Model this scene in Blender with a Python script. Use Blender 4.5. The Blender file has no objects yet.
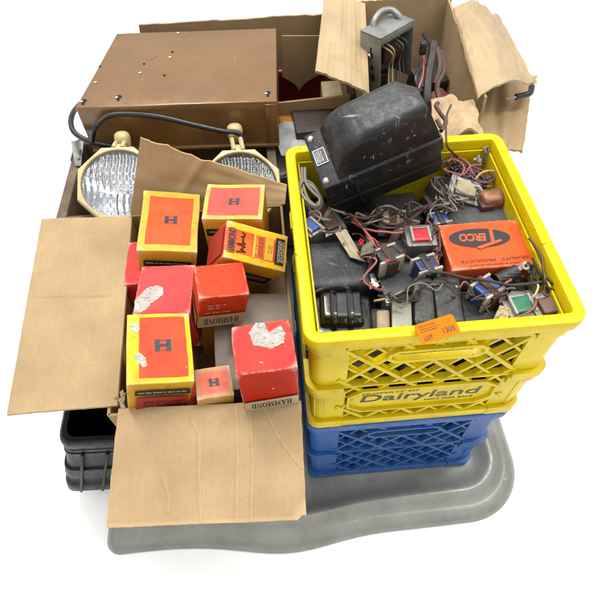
import bpy, bmesh, math, random
from mathutils import Vector, Matrix, Euler, noise
R = math.radians
SC = bpy.context.scene
COL = SC.collection
random.seed(5)

# ------------------------------------------------------------------ camera
CAM_LOC = Vector((-.1937, -.4925, 1.0578))
CAM_ROT = Euler((R(35.42066), R(1.07374), R(-4.6281)), 'XYZ')
FPX = 517.19
CM = CAM_ROT.to_matrix()
def P(px, py, z):
    """point of the place seen at that spot of the photo, at height z above the tray floor"""
    d = CM @ Vector(((px-300)/FPX, (300-py)/FPX, -1))
    return CAM_LOC + d*((z-CAM_LOC.z)/d.z)
def PY(px, py, y):
    d = CM @ Vector(((px-300)/FPX, (300-py)/FPX, -1))
    return CAM_LOC + d*((y-CAM_LOC.y)/d.y)

# ------------------------------------------------------------------ scene helpers
def link(name, me, m=None, parent=None):
    o = bpy.data.objects.new(name, me)
    if m is not None:
        for k in (m if isinstance(m, (list, tuple)) else [m]): o.data.materials.append(k)
    COL.objects.link(o)
    if parent is not None: o.parent = parent
    return o
def tag(o, label, cat, group=None):
    o['label'] = label; o['category'] = cat
    if group: o['group'] = group
    return o
def thing(name, label, cat, M=None, group=None):
    o = bpy.data.objects.new(name, None); COL.objects.link(o)
    o.empty_display_size = .03
    if M is not None: o.matrix_world = M
    return tag(o, label, cat, group)
def part(name, bm, m, parent, smooth=True, label=None, angle=40):
    me = bpy.data.meshes.new(name); bm.to_mesh(me); bm.free()
    o = link(name, me, m, parent)
    if smooth:
        for p in me.polygons: p.use_smooth = True
        me.set_sharp_from_angle(angle=R(angle))
    if label: o['label'] = label
    return o
def solo(name, bm, m, label, cat, M=None, group=None, smooth=True):
    """a thing that is one mesh"""
    o = part(name, bm, m, None, smooth)
    if M is not None: o.matrix_world = M
    return tag(o, label, cat, group)
def frame(fl, fr, bl, h):
    """matrix of a box whose top corners front-left, front-right, back-left are given; origin at base centre. Returns M, w, d"""
    x = (fr-fl); w = x.length; x.normalize()
    y = (bl-fl); y -= x*y.dot(x); d = y.length; y.normalize()
    z = x.cross(y)
    c = fl + x*w/2 + y*d/2 - z*h
    M = Matrix((x, y, z)).transposed().to_4x4(); M.translation = c
    return M, w, d
def frame4(fl, fr, bl, br, h):
    """like frame() but fitted evenly to all four top corners"""
    x = ((fr-fl)+(br-bl))/2; y = ((bl-fl)+(br-fr))/2; w, d = x.length, y.length
    x.normalize(); y.normalize()
    z = x.cross(y).normalized(); b = (x+y).normalized(); c_ = z.cross(b)
    x = (b-c_).normalized(); y = (b+c_).normalized()
    M = Matrix((x, y, z)).transposed().to_4x4(); M.translation = (fl+fr+bl+br)/4 - z*h
    return M, w, d
def at(px, py, ztop, h, yaw=0, tx=0, ty=0):
    """matrix with origin at the base centre of something of height h whose top centre is at (px,py,ztop)"""
    Rm = Euler((R(tx), R(ty), R(yaw)), 'XYZ').to_matrix()
    M = Rm.to_4x4(); M.translation = P(px, py, ztop) - Rm @ Vector((0, 0, h))
    return M

# ------------------------------------------------------------------ mesh helpers
def faces_box(bm, cx, cy, cz, sx, sy, sz, mi=0, bevel=0, rot=None, seg=2):
    g = bmesh.ops.create_cube(bm, size=1)
    vs = g['verts']
    for v in vs: v.co = Vector((v.co.x*sx, v.co.y*sy, v.co.z*sz))
    if bevel:
        es = list({e for v in vs for e in v.link_edges})
        r = bmesh.ops.bevel(bm, geom=es, offset=bevel, segments=seg, affect='EDGES', profile=.5)
        vs = list({v for f in r['faces'] for v in f.verts} | {v for v in vs if v.is_valid})
    T = Matrix.Translation((cx, cy, cz))
    if rot is not None: T = T @ rot.to_4x4()
    fs = set()
    for v in vs:
        v.co = T @ v.co
        fs.update(v.link_faces)
    for f in fs: f.material_index = mi
    return vs
def tube(bm, pts, r, seg=8, mi=0, caps=True, sub=6, taper=None):
    pts = [Vector(p) for p in pts]
    if len(pts) > 2 and sub > 1:
        q = [pts[0]*2-pts[1]] + pts + [pts[-1]*2-pts[-2]]
        out = []
        for i in range(1, len(q)-2):
            a, b, c, d = q[i-1:i+3]
            for k in range(sub):
                t = k/sub
                out.append(.5*((2*b)+(c-a)*t+(2*a-5*b+4*c-d)*t*t+(3*b-a-3*c+d)*t**3))
        out.append(pts[-1]); pts = out
    rings = []; up = None
    n = len(pts)
    for i, p in enumerate(pts):
        t = (pts[min(i+1, n-1)]-pts[max(i-1, 0)]).normalized()
        if up is None: up = t.orthogonal()
        up = (up - t*up.dot(t)).normalized()
        s = t.cross(up)
        rr = r if taper is None else r*(1+(taper-1)*i/(n-1))
        rings.append([bm.verts.new(p + (up*math.cos(a)+s*math.sin(a))*rr) for a in [2*math.pi*k/seg for k in range(seg)]])
    for a, b in zip(rings, rings[1:]):
        for k in range(seg):
            f = bm.faces.new((a[k], a[(k+1) % seg], b[(k+1) % seg], b[k])); f.material_index = mi
    if caps:
        bm.faces.new(rings[0][::-1]).material_index = mi; bm.faces.new(rings[-1]).material_index = mi
def lathe(bm, prof, seg=24, M=None, mi=0, ang0=0):
    M = M or Matrix()
    rings = [[bm.verts.new(M @ Vector((r*math.cos(ang0+2*math.pi*k/seg), r*math.sin(ang0+2*math.pi*k/seg), z))) for k in range(seg)] if r > 1e-6
             else [bm.verts.new(M @ Vector((0, 0, z)))] for r, z in prof]
    for a, b in zip(rings, rings[1:]):
        for k in range(seg):
            k2 = (k+1) % seg
            if len(a) == 1 and len(b) == 1: continue
            vs = (a[0], b[k2], b[k])[::-1] if len(a) == 1 else ((a[k], a[k2], b[0]) if len(b) == 1 else (a[k], a[k2], b[k2], b[k]))
            bm.faces.new(vs).material_index = mi
def rbox(w, d, h, r=.002, n=8, amp=0, freq=12, seed=0, dent=0, taper=1.0):
    """box with rounded edges, base centre at the origin, slots: 0 top, 1 front (-y), 2 the rest; uv in metres from the face centre"""
    bm = bmesh.new()
    half = Vector((w/2, d/2, h/2))
    def lines(s):
        e = r/s
        base = [-1, -1+e*.3, -1+e*1.0]
        mid = [-1+e + (2-2*e)*k/n for k in range(1, n)]
        return base + mid + [1-e, 1-e*.3, 1]
    L = [lines(half[i]) for i in range(3)]
    info = {}
    def sheet(ax, sgn):
        u, v = [(1, 2), (2, 0), (0, 1)][ax]
        grid = []
        for a in L[u]:
            row = []
            for b in L[v]:
                c = [0, 0, 0]; c[ax] = sgn; c[u] = a; c[v] = b
                p = Vector((c[0]*half.x, c[1]*half.y, c[2]*half.z))
                inner = Vector([max(-half[i]+r, min(half[i]-r, p[i])) for i in range(3)])
                dd = p-inner
                if dd.length > 1e-9: p = inner + dd.normalized()*r
                if dent:
                    # faces sag between their edges
                    p[ax] -= sgn*dent*(1-a*a)*(1-b*b)
                row.append(bm.verts.new(p))
            grid.append(row)
        slot = 0 if (ax == 2 and sgn > 0) else (1 if (ax == 1 and sgn < 0) else 2)
        for i in range(len(grid)-1):
            for j in range(len(grid[0])-1):
                q = (grid[i][j], grid[i+1][j], grid[i+1][j+1], grid[i][j+1])
                f = bm.faces.new(q if sgn > 0 else q[::-1]); f.material_index = slot
    for ax in range(3):
        for s in (1, -1): sheet(ax, s)
    bmesh.ops.remove_doubles(bm, verts=bm.verts, dist=1e-6)
    uv = bm.loops.layers.uv.new('UVMap')
    for f in bm.faces:
        nrm = f.normal
        c = f.calc_center_median()
        for l in f.loops:
            p = l.vert.co
            if f.material_index == 0: l[uv].uv = (p.x, p.y)
            elif f.material_index == 1: l[uv].uv = (p.x, p.z)
            else: l[uv].uv = (p.x if abs(nrm.y) > .7 else p.y, p.z if abs(nrm.z) < .7 else p.y)
    sd = Vector((seed*3.17, seed*1.71, seed*.77))
    for v in bm.verts:
        if amp:
            nv = noise.noise_vector(v.co*freq+sd)
            v.co += nv*amp
        if taper != 1:
            t = (v.co.z+half.z)/h; s = 1+(taper-1)*t
            v.co.x *= s; v.co.y *= s
        v.co.z += half.z
    return bm
def sheet_panel(c00, c10, c01, c11, nu=30, nv=24, th=.004, disp=None, edge=None, wear=None):
    """thin solid sheet between four corners; disp(u,v) bends it along its normal, edge(u,v)->(u,v) tears its outline"""
    bm = bmesh.new()
    c00, c10, c01, c11 = map(Vector, (c00, c10, c01, c11))
    nrm = (c10-c00).cross(c01-c00).normalized()
    wl = bm.verts.layers.float_color.new('wear') if wear else None
    G = [[], []]
    for i in range(nu+1):
        ra, rb = [], []
        for j in range(nv+1):
            u, v = i/nu, j/nv
            uu, vv = edge(u, v) if edge else (u, v)
            p = c00*(1-uu)*(1-vv)+c10*uu*(1-vv)+c01*(1-uu)*vv+c11*uu*vv
            k = disp(u, v) if disp else 0
            p = p + (k if isinstance(k, Vector) else nrm*k)
            ra.append(bm.verts.new(p+nrm*th/2)); rb.append(bm.verts.new(p-nrm*th/2))
            if wear:
                x = wear(u, v); ra[-1][wl] = (x, x, x, 1); rb[-1][wl] = (0, 0, 0, 1)
        G[0].append(ra); G[1].append(rb)
    A, B = G
    uvl = bm.loops.layers.uv.new('UVMap')
    S = ((c10-c00).length, (c01-c00).length)
    def quad(a, b, c, d, uvs):
        f = bm.faces.new((a, b, c, d))
        for l, (u, v) in zip(f.loops, uvs): l[uvl].uv = (u*S[0], v*S[1])
    for i in range(nu):
        for j in range(nv):
            t = [(i/nu, j/nv), ((i+1)/nu, j/nv), ((i+1)/nu, (j+1)/nv), (i/nu, (j+1)/nv)]
            quad(A[i][j], A[i+1][j], A[i+1][j+1], A[i][j+1], t)
            quad(B[i][j+1], B[i+1][j+1], B[i+1][j], B[i][j], t[::-1])
    for i in range(nu):
        t = [(i/nu, 0)]*4
        quad(B[i][0], B[i+1][0], A[i+1][0], A[i][0], t); quad(A[i][nv], A[i+1][nv], B[i+1][nv], B[i][nv], t)
    for j in range(nv):
        t = [(0, j/nv)]*4
        quad(A[0][j], A[0][j+1], B[0][j+1], B[0][j], t); quad(B[nu][j], B[nu][j+1], A[nu][j+1], A[nu][j], t)
    return bm
def poly(bm, pts, z=0, mi=0):
    f = bm.faces.new([bm.verts.new((p[0], p[1], z)) for p in pts])
    f.normal_update()
    if f.normal.z < 0: f.normal_flip()
    f.material_index = mi
    return f
def rect(bm, x0, y0, x1, y1, z=0, mi=0): return poly(bm, [(x0, y0), (x1, y0), (x1, y1), (x0, y1)], z, mi)
def place_bm(bm, M):
    bm.transform(M); return bm
FRONT = Matrix(((1, 0, 0, 0), (0, 0, -1, 0), (0, 1, 0, 0), (0, 0, 0, 1)))   # sheet drawn in xy -> stands facing -y
def text_bm(s, h, width=None, bold=0, shear=0, mi=0, extrude=0):
    cu = bpy.data.curves.new('t', 'FONT'); cu.body = s; cu.size = 1; cu.offset = bold; cu.shear = shear
    cu.align_x = 'CENTER'; cu.align_y = 'CENTER'; cu.resolution_u = 4; cu.extrude = extrude
    o = bpy.data.objects.new('t', cu); COL.objects.link(o)
    bpy.context.view_layer.update()
    me = bpy.data.meshes.new_from_object(o.evaluated_get(bpy.context.evaluated_depsgraph_get()))
    bpy.data.objects.remove(o); bpy.data.curves.remove(cu)
    bm = bmesh.new(); bm.from_mesh(me); bpy.data.meshes.remove(me)
    xs = [v.co.x for v in bm.verts]; ys = [v.co.y for v in bm.verts]
    sy = h/(max(ys)-min(ys)); sx = sy if width is None else width/(max(xs)-min(xs))
    cx, cy = (max(xs)+min(xs))/2, (max(ys)+min(ys))/2
    for v in bm.verts: v.co = Vector(((v.co.x-cx)*sx, (v.co.y-cy)*sy, v.co.z))
    for f in bm.faces:
        f.material_index = mi
        f.normal_update()
        if extrude == 0 and f.normal.z < 0: f.normal_flip()
    return bm
def join(bm, other, M=None):
    """append another bmesh (freed) into bm"""
    if M is not None: other.transform(M)
    me = bpy.data.meshes.new('tmp'); other.to_mesh(me); other.free()
    bm.from_mesh(me); bpy.data.meshes.remove(me)
def serif_word(word, h, width, mi=0):
    """heavy slab-serif capitals as flat sheets, centred"""
    bm = bmesh.new(); x = 0
    T, t, s, e = .2, .08, .06, .07
    def rc(a, b, c, d): rect(bm, x+a, b, x+c, d, 0, mi)
    def stem(cx, wd): 
        rc(cx-wd/2, s, cx+wd/2, 1-s); rc(cx-wd/2-e, 0, cx+wd/2+e, s); rc(cx-wd/2-e, 1-s, cx+wd/2+e, 1)
    def ring(cx, rx, rin, a0, a1, n=20):
        for k in range(n):
            p, q = a0+(a1-a0)*k/n, a0+(a1-a0)*(k+1)/n
            poly(bm, [(x+cx+rx*math.cos(p), .5+.5*math.sin(p)), (x+cx+rx*math.cos(q), .5+.5*math.sin(q)),
                      (x+cx+rin*math.cos(q), .5+.43*math.sin(q)), (x+cx+rin*math.cos(p), .5+.43*math.sin(p))], 0, mi)
    for ch in word:
        if ch == 'H': stem(.17, T); stem(.68, T); rc(.27, .46, .58, .54); x += 1.0
        elif ch == 'A':
            poly(bm, [(x+.36, 1), (x+.5, 1), (x+.84, s), (x+.6, s)], 0, mi)
            poly(bm, [(x+.36, 1), (x+.42, .86), (x+.17, s), (x+.09, s)], 0, mi)
            rc(.24, .3, .56, .37); rc(.0, 0, .27, s); rc(.53, 0, .92, s); x += 1.0
        elif ch == 'M':
            stem(.13, t); stem(.9, T)
            poly(bm, [(x+.09, .94), (x+.3, .94), (x+.55, .12), (x+.47, .02)], 0, mi)
            poly(bm, [(x+.8, .94), (x+.72, .94), (x+.46, .02), (x+.53, .12)], 0, mi); x += 1.2
        elif ch == 'N':
            stem(.13, t); stem(.76, t)
            poly(bm, [(x+.09, .97), (x+.28, .97), (x+.8, .02), (x+.7, .02)], 0, mi); x += 1.02
        elif ch == 'O': ring(.44, .42, .23, 0, 2*math.pi); x += .98
        elif ch == 'D': stem(.17, T); ring(.3, .5, .3, -math.pi/2, math.pi/2, 12); x += .95
    xs = [v.co.x for v in bm.verts]; c = (max(xs)+min(xs))/2; k = width/(max(xs)-min(xs))
    for v in bm.verts: v.co = Vector(((v.co.x-c)*k, (v.co.y-.5)*h, 0))
    return bm
def emblem_bm(s):
    """the square H mark: two heavy posts, a crossbar and thin stripes"""
    bm = bmesh.new()
    for a in (-1, 1):
        x0, x1 = sorted((a*.5*s, a*.19*s)); rect(bm, x0, -.5*s, x1, .5*s)
    rect(bm, -.19*s, -.11*s, .19*s, .11*s); rect(bm, -.19*s, .38*s, .19*s, .43*s); rect(bm, -.19*s, -.43*s, .19*s, -.38*s)
    return bm

# ------------------------------------------------------------------ materials
MATS = {}
ALB = .70      # everything here is a little darker than it photographs: the picture is exposed bright
class N:
    def __init__(s, name):
        s.m = bpy.data.materials.new(name); s.m.use_nodes = True
        s.t = s.m.node_tree; s.b = s.t.nodes['Principled BSDF']
        s.tc = s.t.nodes.new('ShaderNodeTexCoord')
    def n(s, typ, ins=None, **kw):
        d = s.t.nodes.new(typ)
        for k, v in kw.items(): setattr(d, k, v)
        for k, v in (ins or {}).items(): s.set(d.inputs[k], v)
        return d
    def set(s, sock, v):
        if isinstance(v, bpy.types.NodeSocket): s.t.links.new(v, sock)
        else:
            if sock.type == 'RGBA' and len(v) == 3: v = (*v, 1)
            sock.default_value = v
    def math(s, op, a, b=0.0, clamp=False):
        d = s.n('ShaderNodeMath', operation=op, use_clamp=clamp); s.set(d.inputs[0], a); s.set(d.inputs[1], b); return d.outputs[0]
    def noise(s, vec, scale, detail=4, rough=.55, dist=0):
        return s.n('ShaderNodeTexNoise', {'Vector': vec, 'Scale': scale, 'Detail': detail, 'Roughness': rough, 'Distortion': dist}).outputs[0]
    def ramp(s, v, lo, hi, a=0., b=1.):
        d = s.n('ShaderNodeMapRange', {'Value': v, 'From Min': lo, 'From Max': hi, 'To Min': a, 'To Max': b}); d.clamp = True; return d.outputs[0]
    def mix(s, f, a, b):
        d = s.n('ShaderNodeMix', data_type='RGBA'); s.set(d.inputs['Factor'], f); s.set(d.inputs[6], a); s.set(d.inputs[7], b); return d.outputs[2]
    def vscale(s, vec, xyz):
        d = s.n('ShaderNodeMapping', {'Vector': vec}); d.inputs['Scale'].default_value = xyz; return d.outputs[0]
    def coord(s, kind='Object'):
        v = s.tc.outputs[kind]
        oi = s.n('ShaderNodeObjectInfo')
        k = s.math('MULTIPLY', oi.outputs['Random'], 7.3)
        d = s.n('ShaderNodeVectorMath', operation='ADD'); s.set(d.inputs[0], v)
        c = s.n('ShaderNodeCombineXYZ', {'X': k, 'Y': k, 'Z': k}); s.set(d.inputs[1], c.outputs[0]); return d.outputs[0]
    def bump(s, h, strength, dist=.001):
        d = s.n('ShaderNodeBump', {'Height': h, 'Strength': strength, 'Distance': dist}); s.set(s.b.inputs['Normal'], d.outputs[0]); return d
def plain(name, col, rough=.5, metal=0, var=.25, grime=None, gamt=.3, scale=25, bump=.2, spec=.5, coat=0, speck=None, specks=.6, scratch=None):
    """a worn surface: uneven tone, patches of grime, flecks and scratches"""
    if name in MATS: return MATS[name]
    if name != 'white_ground':
        col, grime, speck, scratch = [None if q is None else tuple(x*ALB for x in q) for q in (col, grime, speck, scratch)]
    k = N(name); v = k.coord()
    n1 = k.noise(v, scale, 5, .6); n2 = k.noise(v, scale*5, 3, .6)
    c = k.mix(k.ramp(n1, .3, .75), tuple(x*(1-var) for x in col), tuple(min(1, x*(1+var*.35)) for x in col))
    if grime: c = k.mix(k.math('MULTIPLY', k.ramp(k.noise(v, scale*.8, 6, .7), .48, .68), gamt), c, grime)
    if speck:
        sp = k.ramp(k.noise(v, scale*9, 2, .5), specks+.08, specks+.12)
        pm = k.ramp(k.noise(v, scale*.7, 2, .5), .45, .6)
        c = k.mix(k.math('MULTIPLY', sp, pm), c, speck)
    if scratch:
        sm = None
        for rot, sc_, th in (((.3, .2, .6), (6, 130, 60), .655), ((.1, -.4, -.9), (120, 6, 50), .67), ((0, .1, 2.2), (9, 180, 30), .675)):
            mp = k.n('ShaderNodeMapping', {'Vector': v}); mp.inputs['Rotation'].default_value = rot
            st = k.ramp(k.noise(k.vscale(mp.outputs[0], sc_), 1, 2, .5, .15), th, th+.03)
            sm = st if sm is None else k.math('MAXIMUM', sm, st)
        sm = k.math('MULTIPLY', sm, k.ramp(k.noise(v, scale*.6, 3), .48, .62))
        c = k.mix(k.math('MULTIPLY', sm, .75), c, scratch)
    k.set(k.b.inputs['Base Color'], c)
    k.set(k.b.inputs['Roughness'], k.ramp(n2, .25, .75, max(.04, rough-.12), min(1, rough+.14)))
    k.b.inputs['Metallic'].default_value = metal
    k.b.inputs['Specular IOR Level'].default_value = spec
    if coat: k.b.inputs['Coat Weight'].default_value = coat; k.b.inputs['Coat Roughness'].default_value = .12
    if bump: k.bump(k.math('ADD', n2, k.math('MULTIPLY', n1, .6)), bump, .0012)
    MATS[name] = k.m; return k.m
def cardboard(name, col=(.53, .375, .205), axis=0, dark=.75):
    """kraft board: flute lines, fibres, stains; uv in metres"""
    col = tuple(x*ALB for x in col)
    k = N(name); v = k.tc.outputs['UV']; o = k.coord()
    wv = k.n('ShaderNodeTexWave', {'Vector': v, 'Scale': 32, 'Distortion': 2.5, 'Detail': 3}, wave_type='BANDS', bands_direction='X' if axis == 0 else 'Y').outputs['Fac']
    n1 = k.noise(o, 9, 5, .6); n2 = k.noise(o, 160, 4, .7); n3 = k.noise(k.vscale(o, (30, 200, 100)), 3, 3)
    c = k.mix(k.ramp(n1, .3, .72), tuple(x*dark for x in col), tuple(x*1.08 for x in col))
    c = k.mix(k.ramp(n2, .35, .7, 0, .22), c, tuple(x*.62 for x in col))
    c = k.mix(k.ramp(n3, .55, .75, 0, .10), c, tuple(min(1, x*1.35) for x in col))
    c = k.mix(k.math('MULTIPLY', k.ramp(wv, .1, .9), .05), c, tuple(x*.55 for x in col))
    st = k.ramp(k.noise(o, 22, 6, .72), .6, .72)
    c = k.mix(k.math('MULTIPLY', st, .25), c, tuple(x*.45 for x in col))
    wa = k.n('ShaderNodeAttribute', attribute_name='wear')
    c = k.mix(k.math('MULTIPLY', wa.outputs['Fac'], .45), c, tuple(min(.8, x*1.45) for x in col))
    k.set(k.b.inputs['Base Color'], c)
    k.b.inputs['Roughness'].default_value = .88; k.b.inputs['Specular IOR Level'].default_value = .25
    k.bump(k.math('ADD', k.math('MULTIPLY', wv, .22), k.math('ADD', n2, k.math('MULTIPLY', n1, 1.5))), .22, .0012)
    return k.m
def taped(m):
    t = m.node_tree; b = t.nodes['Principled BSDF']; b.inputs['Roughness'].default_value = .42; b.inputs['Specular IOR Level'].default_value = .5
    for n in t.nodes:
        if n.bl_idname == 'ShaderNodeBump': n.inputs['Strength'].default_value = .8; n.inputs['Distance'].default_value = .002
    return m
PAPER = (.62, .53, .42)
def printed(name, border, panel, a, b, off=(0, 0), wear=.35, rough=.5, blot=None):
    """printed carton face: a panel of one ink inside a border of another (uv in metres), scuffed to the board in places"""
    border, panel, blot = [None if q is None else tuple(x*ALB for x in q) for q in (border, panel, blot)]
    k = N(name); uv = k.tc.outputs['UV']; o = k.coord()
    s = k.n('ShaderNodeSeparateXYZ', {'Vector': uv})
    w1 = k.math('MULTIPLY', k.math('SUBTRACT', k.noise(o, 60, 2), .5), .0016)
    x = k.math('ABSOLUTE', k.math('ADD', k.math('SUBTRACT', s.outputs[0], off[0]), w1))
    y = k.math('ABSOLUTE', k.math('ADD', k.math('SUBTRACT', s.outputs[1], off[1]), w1))
    m = k.math('MULTIPLY', k.math('LESS_THAN', x, a), k.math('LESS_THAN', y, b))
    c = k.mix(m, border, panel)
    n1 = k.noise(o, 22, 5, .6)
    c = k.mix(k.ramp(n1, .4, .75, .0, .42), c, (.8, .5, .3) if blot is None else blot)
    d = k.noise(o, 45, 6, .75)
    c = k.mix(k.math('MULTIPLY', k.ramp(d, .55, .68), .5), c, (.14, .06, .025))
    c = k.mix(k.math('MULTIPLY', k.ramp(k.noise(o, 14, 4, .65), .5, .7), .3), c, (.25, .09, .02))
    g = k.n('ShaderNodeNewGeometry')
    ed = k.ramp(g.outputs['Pointiness'], .515, .56)
    pe = k.math('MULTIPLY', ed, k.ramp(k.noise(o, 70, 4, .7), .42, .56))
    fl = k.ramp(k.noise(o, 33, 7, .8), .70-wear*.12, .715-wear*.12)
    c = k.mix(k.math('MAXIMUM', pe, fl), c, PAPER)
    k.set(k.b.inputs['Base Color'], c)
    k.set(k.b.inputs['Roughness'], k.ramp(n1, .3, .7, rough-.1, rough+.2))
    k.b.inputs['Specular IOR Level'].default_value = .18
    k.bump(k.math('ADD', k.noise(o, 90, 4, .6), k.math('MULTIPLY', n1, 1.2)), .22, .0012)
    return k.m
RED = (.56, .017, .006); PINK = (.64, .030, .035); YEL = (.80, .47, .025); ORA = (.72, .13, .015); CREAM = (.66, .53, .36); INK = (.012, .012, .02)
ink = plain('black_ink', INK, .5, bump=0, var=.1)
navy = plain('navy_ink', (.015, .018, .04), .5, bump=0, var=.1)
redink = plain('red_ink', (.5, .03, .02), .5, bump=0)
whiteink = plain('pale_ink', (.75, .62, .45), .6, bump=0)
yellowink = plain('yellow_ink', (.78, .44, .02), .55, bump=0)
kraft = cardboard('kraft_cardboard'); kraft_y = cardboard('kraft_cardboard_cross', axis=1)
kraft_t = taped(cardboard('taped_kraft', (.55, .40, .225)))
kraft_d = cardboard('brown_cardboard', (.40, .27, .14)); kraft_p = cardboard('pale_kraft', (.57, .42, .25))
yplastic = plain('yellow_plastic', (.86, .66, .002), .36, spec=.22, var=.12, grime=(.42, .28, .015), gamt=.45, scale=18, bump=.12, speck=(.28, .19, .01), specks=.58)
bplastic = plain('blue_plastic', (.022, .125, .42), .38, spec=.3, var=.25, grime=(.16, .22, .30), gamt=.4, scale=18, bump=.12, speck=(.3, .35, .4), specks=.6)
kplastic = plain('black_plastic', (.005, .006, .008), .45, var=.4, grime=(.03, .033, .036), gamt=.4, scale=14, bump=.2, spec=.2)
black_enamel = plain('black_crackle_enamel', (.012, .0135, .0165), .45, spec=.4, var=.45, grime=(.075, .08, .085), gamt=.55, scale=30, bump=.45, speck=(.45, .45, .42), specks=.615, scratch=(.36, .36, .34))
black_gloss = plain('black_gloss_enamel', (.007, .0075, .009), .2, var=.4, grime=(.05, .05, .05), gamt=.35, scale=25, bump=.15, coat=.5)
def laminated(m):
    t = m.node_tree; b = [n for n in t.nodes if n.bl_idname == 'ShaderNodeBump'][0]
    tc_ = [n for n in t.nodes if n.bl_idname == 'ShaderNodeTexCoord'][0]
    wv = t.nodes.new('ShaderNodeTexWave'); wv.bands_direction = 'Z'; wv.inputs['Scale'].default_value = 130; wv.inputs['Distortion'].default_value = .3
    t.links.new(tc_.outputs['Object'], wv.inputs['Vector'])
    ad = t.nodes.new('ShaderNodeMath'); src = b.inputs['Height'].links[0].from_socket
    t.links.new(src, ad.inputs[0]); t.links.new(wv.outputs['Fac'], ad.inputs[1]); t.links.new(ad.outputs[0], b.inputs['Height']); return m
core_black = plain('laminated_core', (.013, .013, .014), .5, var=.5, grime=(.05, .045, .04), gamt=.5, scale=35, bump=.35, speck=(.2, .2, .19), specks=.63)
dark_grey = plain('dark_grey_paint', (.045, .048, .052), .5, var=.35, grime=(.1, .09, .08), gamt=.45, scale=30, bump=.3, speck=(.25, .24, .22), specks=.62)
steel = plain('dull_steel', (.27, .27, .25), .45, .7, var=.35, grime=(.16, .13, .1), gamt=.5, scale=28, bump=.2)
galv = plain('grey_sheet_metal', (.30, .32, .30), .45, .35, var=.3, grime=(.12, .1, .08), gamt=.55, scale=22, bump=.12)
bright = plain('bright_screw_metal', (.72, .70, .64), .3, .9, var=.3, bump=.1)
rust = plain('rusty_steel', (.10, .055, .04), .7, .3, var=.5, grime=(.2, .09, .04), gamt=.6, scale=35, bump=.5)
copper = plain('varnished_copper', (.36, .15, .07), .4, .3, var=.45, grime=(.1, .05, .03), gamt=.5, scale=45, bump=.4)
tapew = plain('white_bobbin', (.52, .48, .41), .6, var=.4, grime=(.25, .18, .11), gamt=.5, scale=60, bump=.2)
tan_paper = plain('tan_paper_wrap', (.50, .41, .26), .75, var=.35, grime=(.25, .17, .09), gamt=.6, scale=40, bump=.3)
greyboard = plain('grey_chipboard', (.33, .29, .24), .85, var=.22, grime=(.16, .13, .1), gamt=.35, scale=22, bump=.3)
cream_pl = plain('cream_plastic', (.66, .53, .27), .4, var=.15, grime=(.35, .25, .1), gamt=.35, scale=20, bump=.08)
brown_paint = plain('brown_enamel', (.225, .115, .036), .25, .1, coat=.2, var=.16, grime=(.28, .17, .09), gamt=.3, scale=9, bump=.05, speck=(.5, .42, .34), specks=.68)
wood = plain('grey_wood', (.20, .14, .085), .8, var=.5, grime=(.07, .05, .035), gamt=.6, scale=20, bump=.6)
def colour(name, c, rough=.45, **kw): return plain(name, c, rough, **dict(dict(var=.25, grime=tuple(x*.4 for x in c), gamt=.4, scale=45, bump=.2), **kw))
c_red = colour('red_coil_tape', (.60, .02, .045), .35); c_blue = colour('blue_coil_tape', (.03, .07, .30), .35); c_navy = colour('navy_coil_tape', (.015, .03, .11), .35)
c_green = colour('green_coil_tape', (.015, .20, .10), .4); c_brown = colour('brown_coil_paper', (.16, .075, .05), .5); c_orange = colour('orange_card', (.62, .22, .02), .6)
c_cream = colour('cream_tape', (.62, .50, .27), .7); c_grn_tag = colour('grey_green_cloth', (.20, .20, .13), .85); c_maroon = colour('maroon_cover', (.20, .015, .015), .4)
w_grey = colour('grey_wire', (.24, .21, .18), .5); w_dark = colour('dark_wire', (.045, .038, .035), .5); w_brown = colour('brown_wire', (.10, .05, .035), .5); w_black = colour('black_cord', (.012, .013, .015), .4)
w_pink = colour('pink_wire', (.45, .13, .11), .5); w_red = colour('red_wire', (.5, .05, .05), .45); w_yellow = colour('yellow_wire', (.6, .45, .12), .5); w_violet = colour('violet_wire', (.14, .07, .16), .5); w_white = colour('white_wire', (.65, .6, .5), .5)
w_pale = colour('pale_grey_wire', (.36, .33, .28), .5)

# ------------------------------------------------------------------ world, ground, lamps
w = bpy.data.worlds.new("World"); SC.world = w; w.use_nodes = True
nt = w.node_tree; bg = nt.nodes['Background']
tc = nt.nodes.new('ShaderNodeTexCoord'); sp = nt.nodes.new('ShaderNodeSeparateXYZ'); mr = nt.nodes.new('ShaderNodeMapRange')
nt.links.new(tc.outputs['Generated'], sp.inputs[0]); nt.links.new(sp.outputs['Z'], mr.inputs['Value'])
mr.inputs['From Min'].default_value = 0; mr.inputs['From Max'].default_value = 1; mr.inputs['To Min'].default_value = .18; mr.inputs['To Max'].default_value = 1.36
bg.inputs['Color'].default_value = (1, .985, .96, 1); nt.links.new(mr.outputs[0], bg.inputs['Strength'])
def area(name, loc, target, sx, sy, power, col=(1, .97, .92)):
    l = bpy.data.lights.new(name, 'AREA'); l.shape = 'RECTANGLE'; l.size = sx; l.size_y = sy; l.energy = power; l.color = col
    o = bpy.data.objects.new(name, l); COL.objects.link(o); o.location = loc
    o.rotation_euler = (Vector(target)-Vector(loc)).to_track_quat('-Z', 'Y').to_euler(); return o
area('ceiling_lamp', (-.5, .9, 2.6), (-.1, .1, .3), .35, 1.6, 34)
area('ceiling_lamp', (.9, .2, 2.6), (0, .1, .3), .35, 1.6, 22)

GZ = -.041
bm = bmesh.new(); rect(bm, -30, -30, 30, 30)
gm = plain('white_ground', (.93, .93, .93), .8, var=.0, bump=0, spec=.1)
g = part('ground', bm, gm, None, False); g.location.z = GZ; g['kind'] = 'structure'

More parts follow.
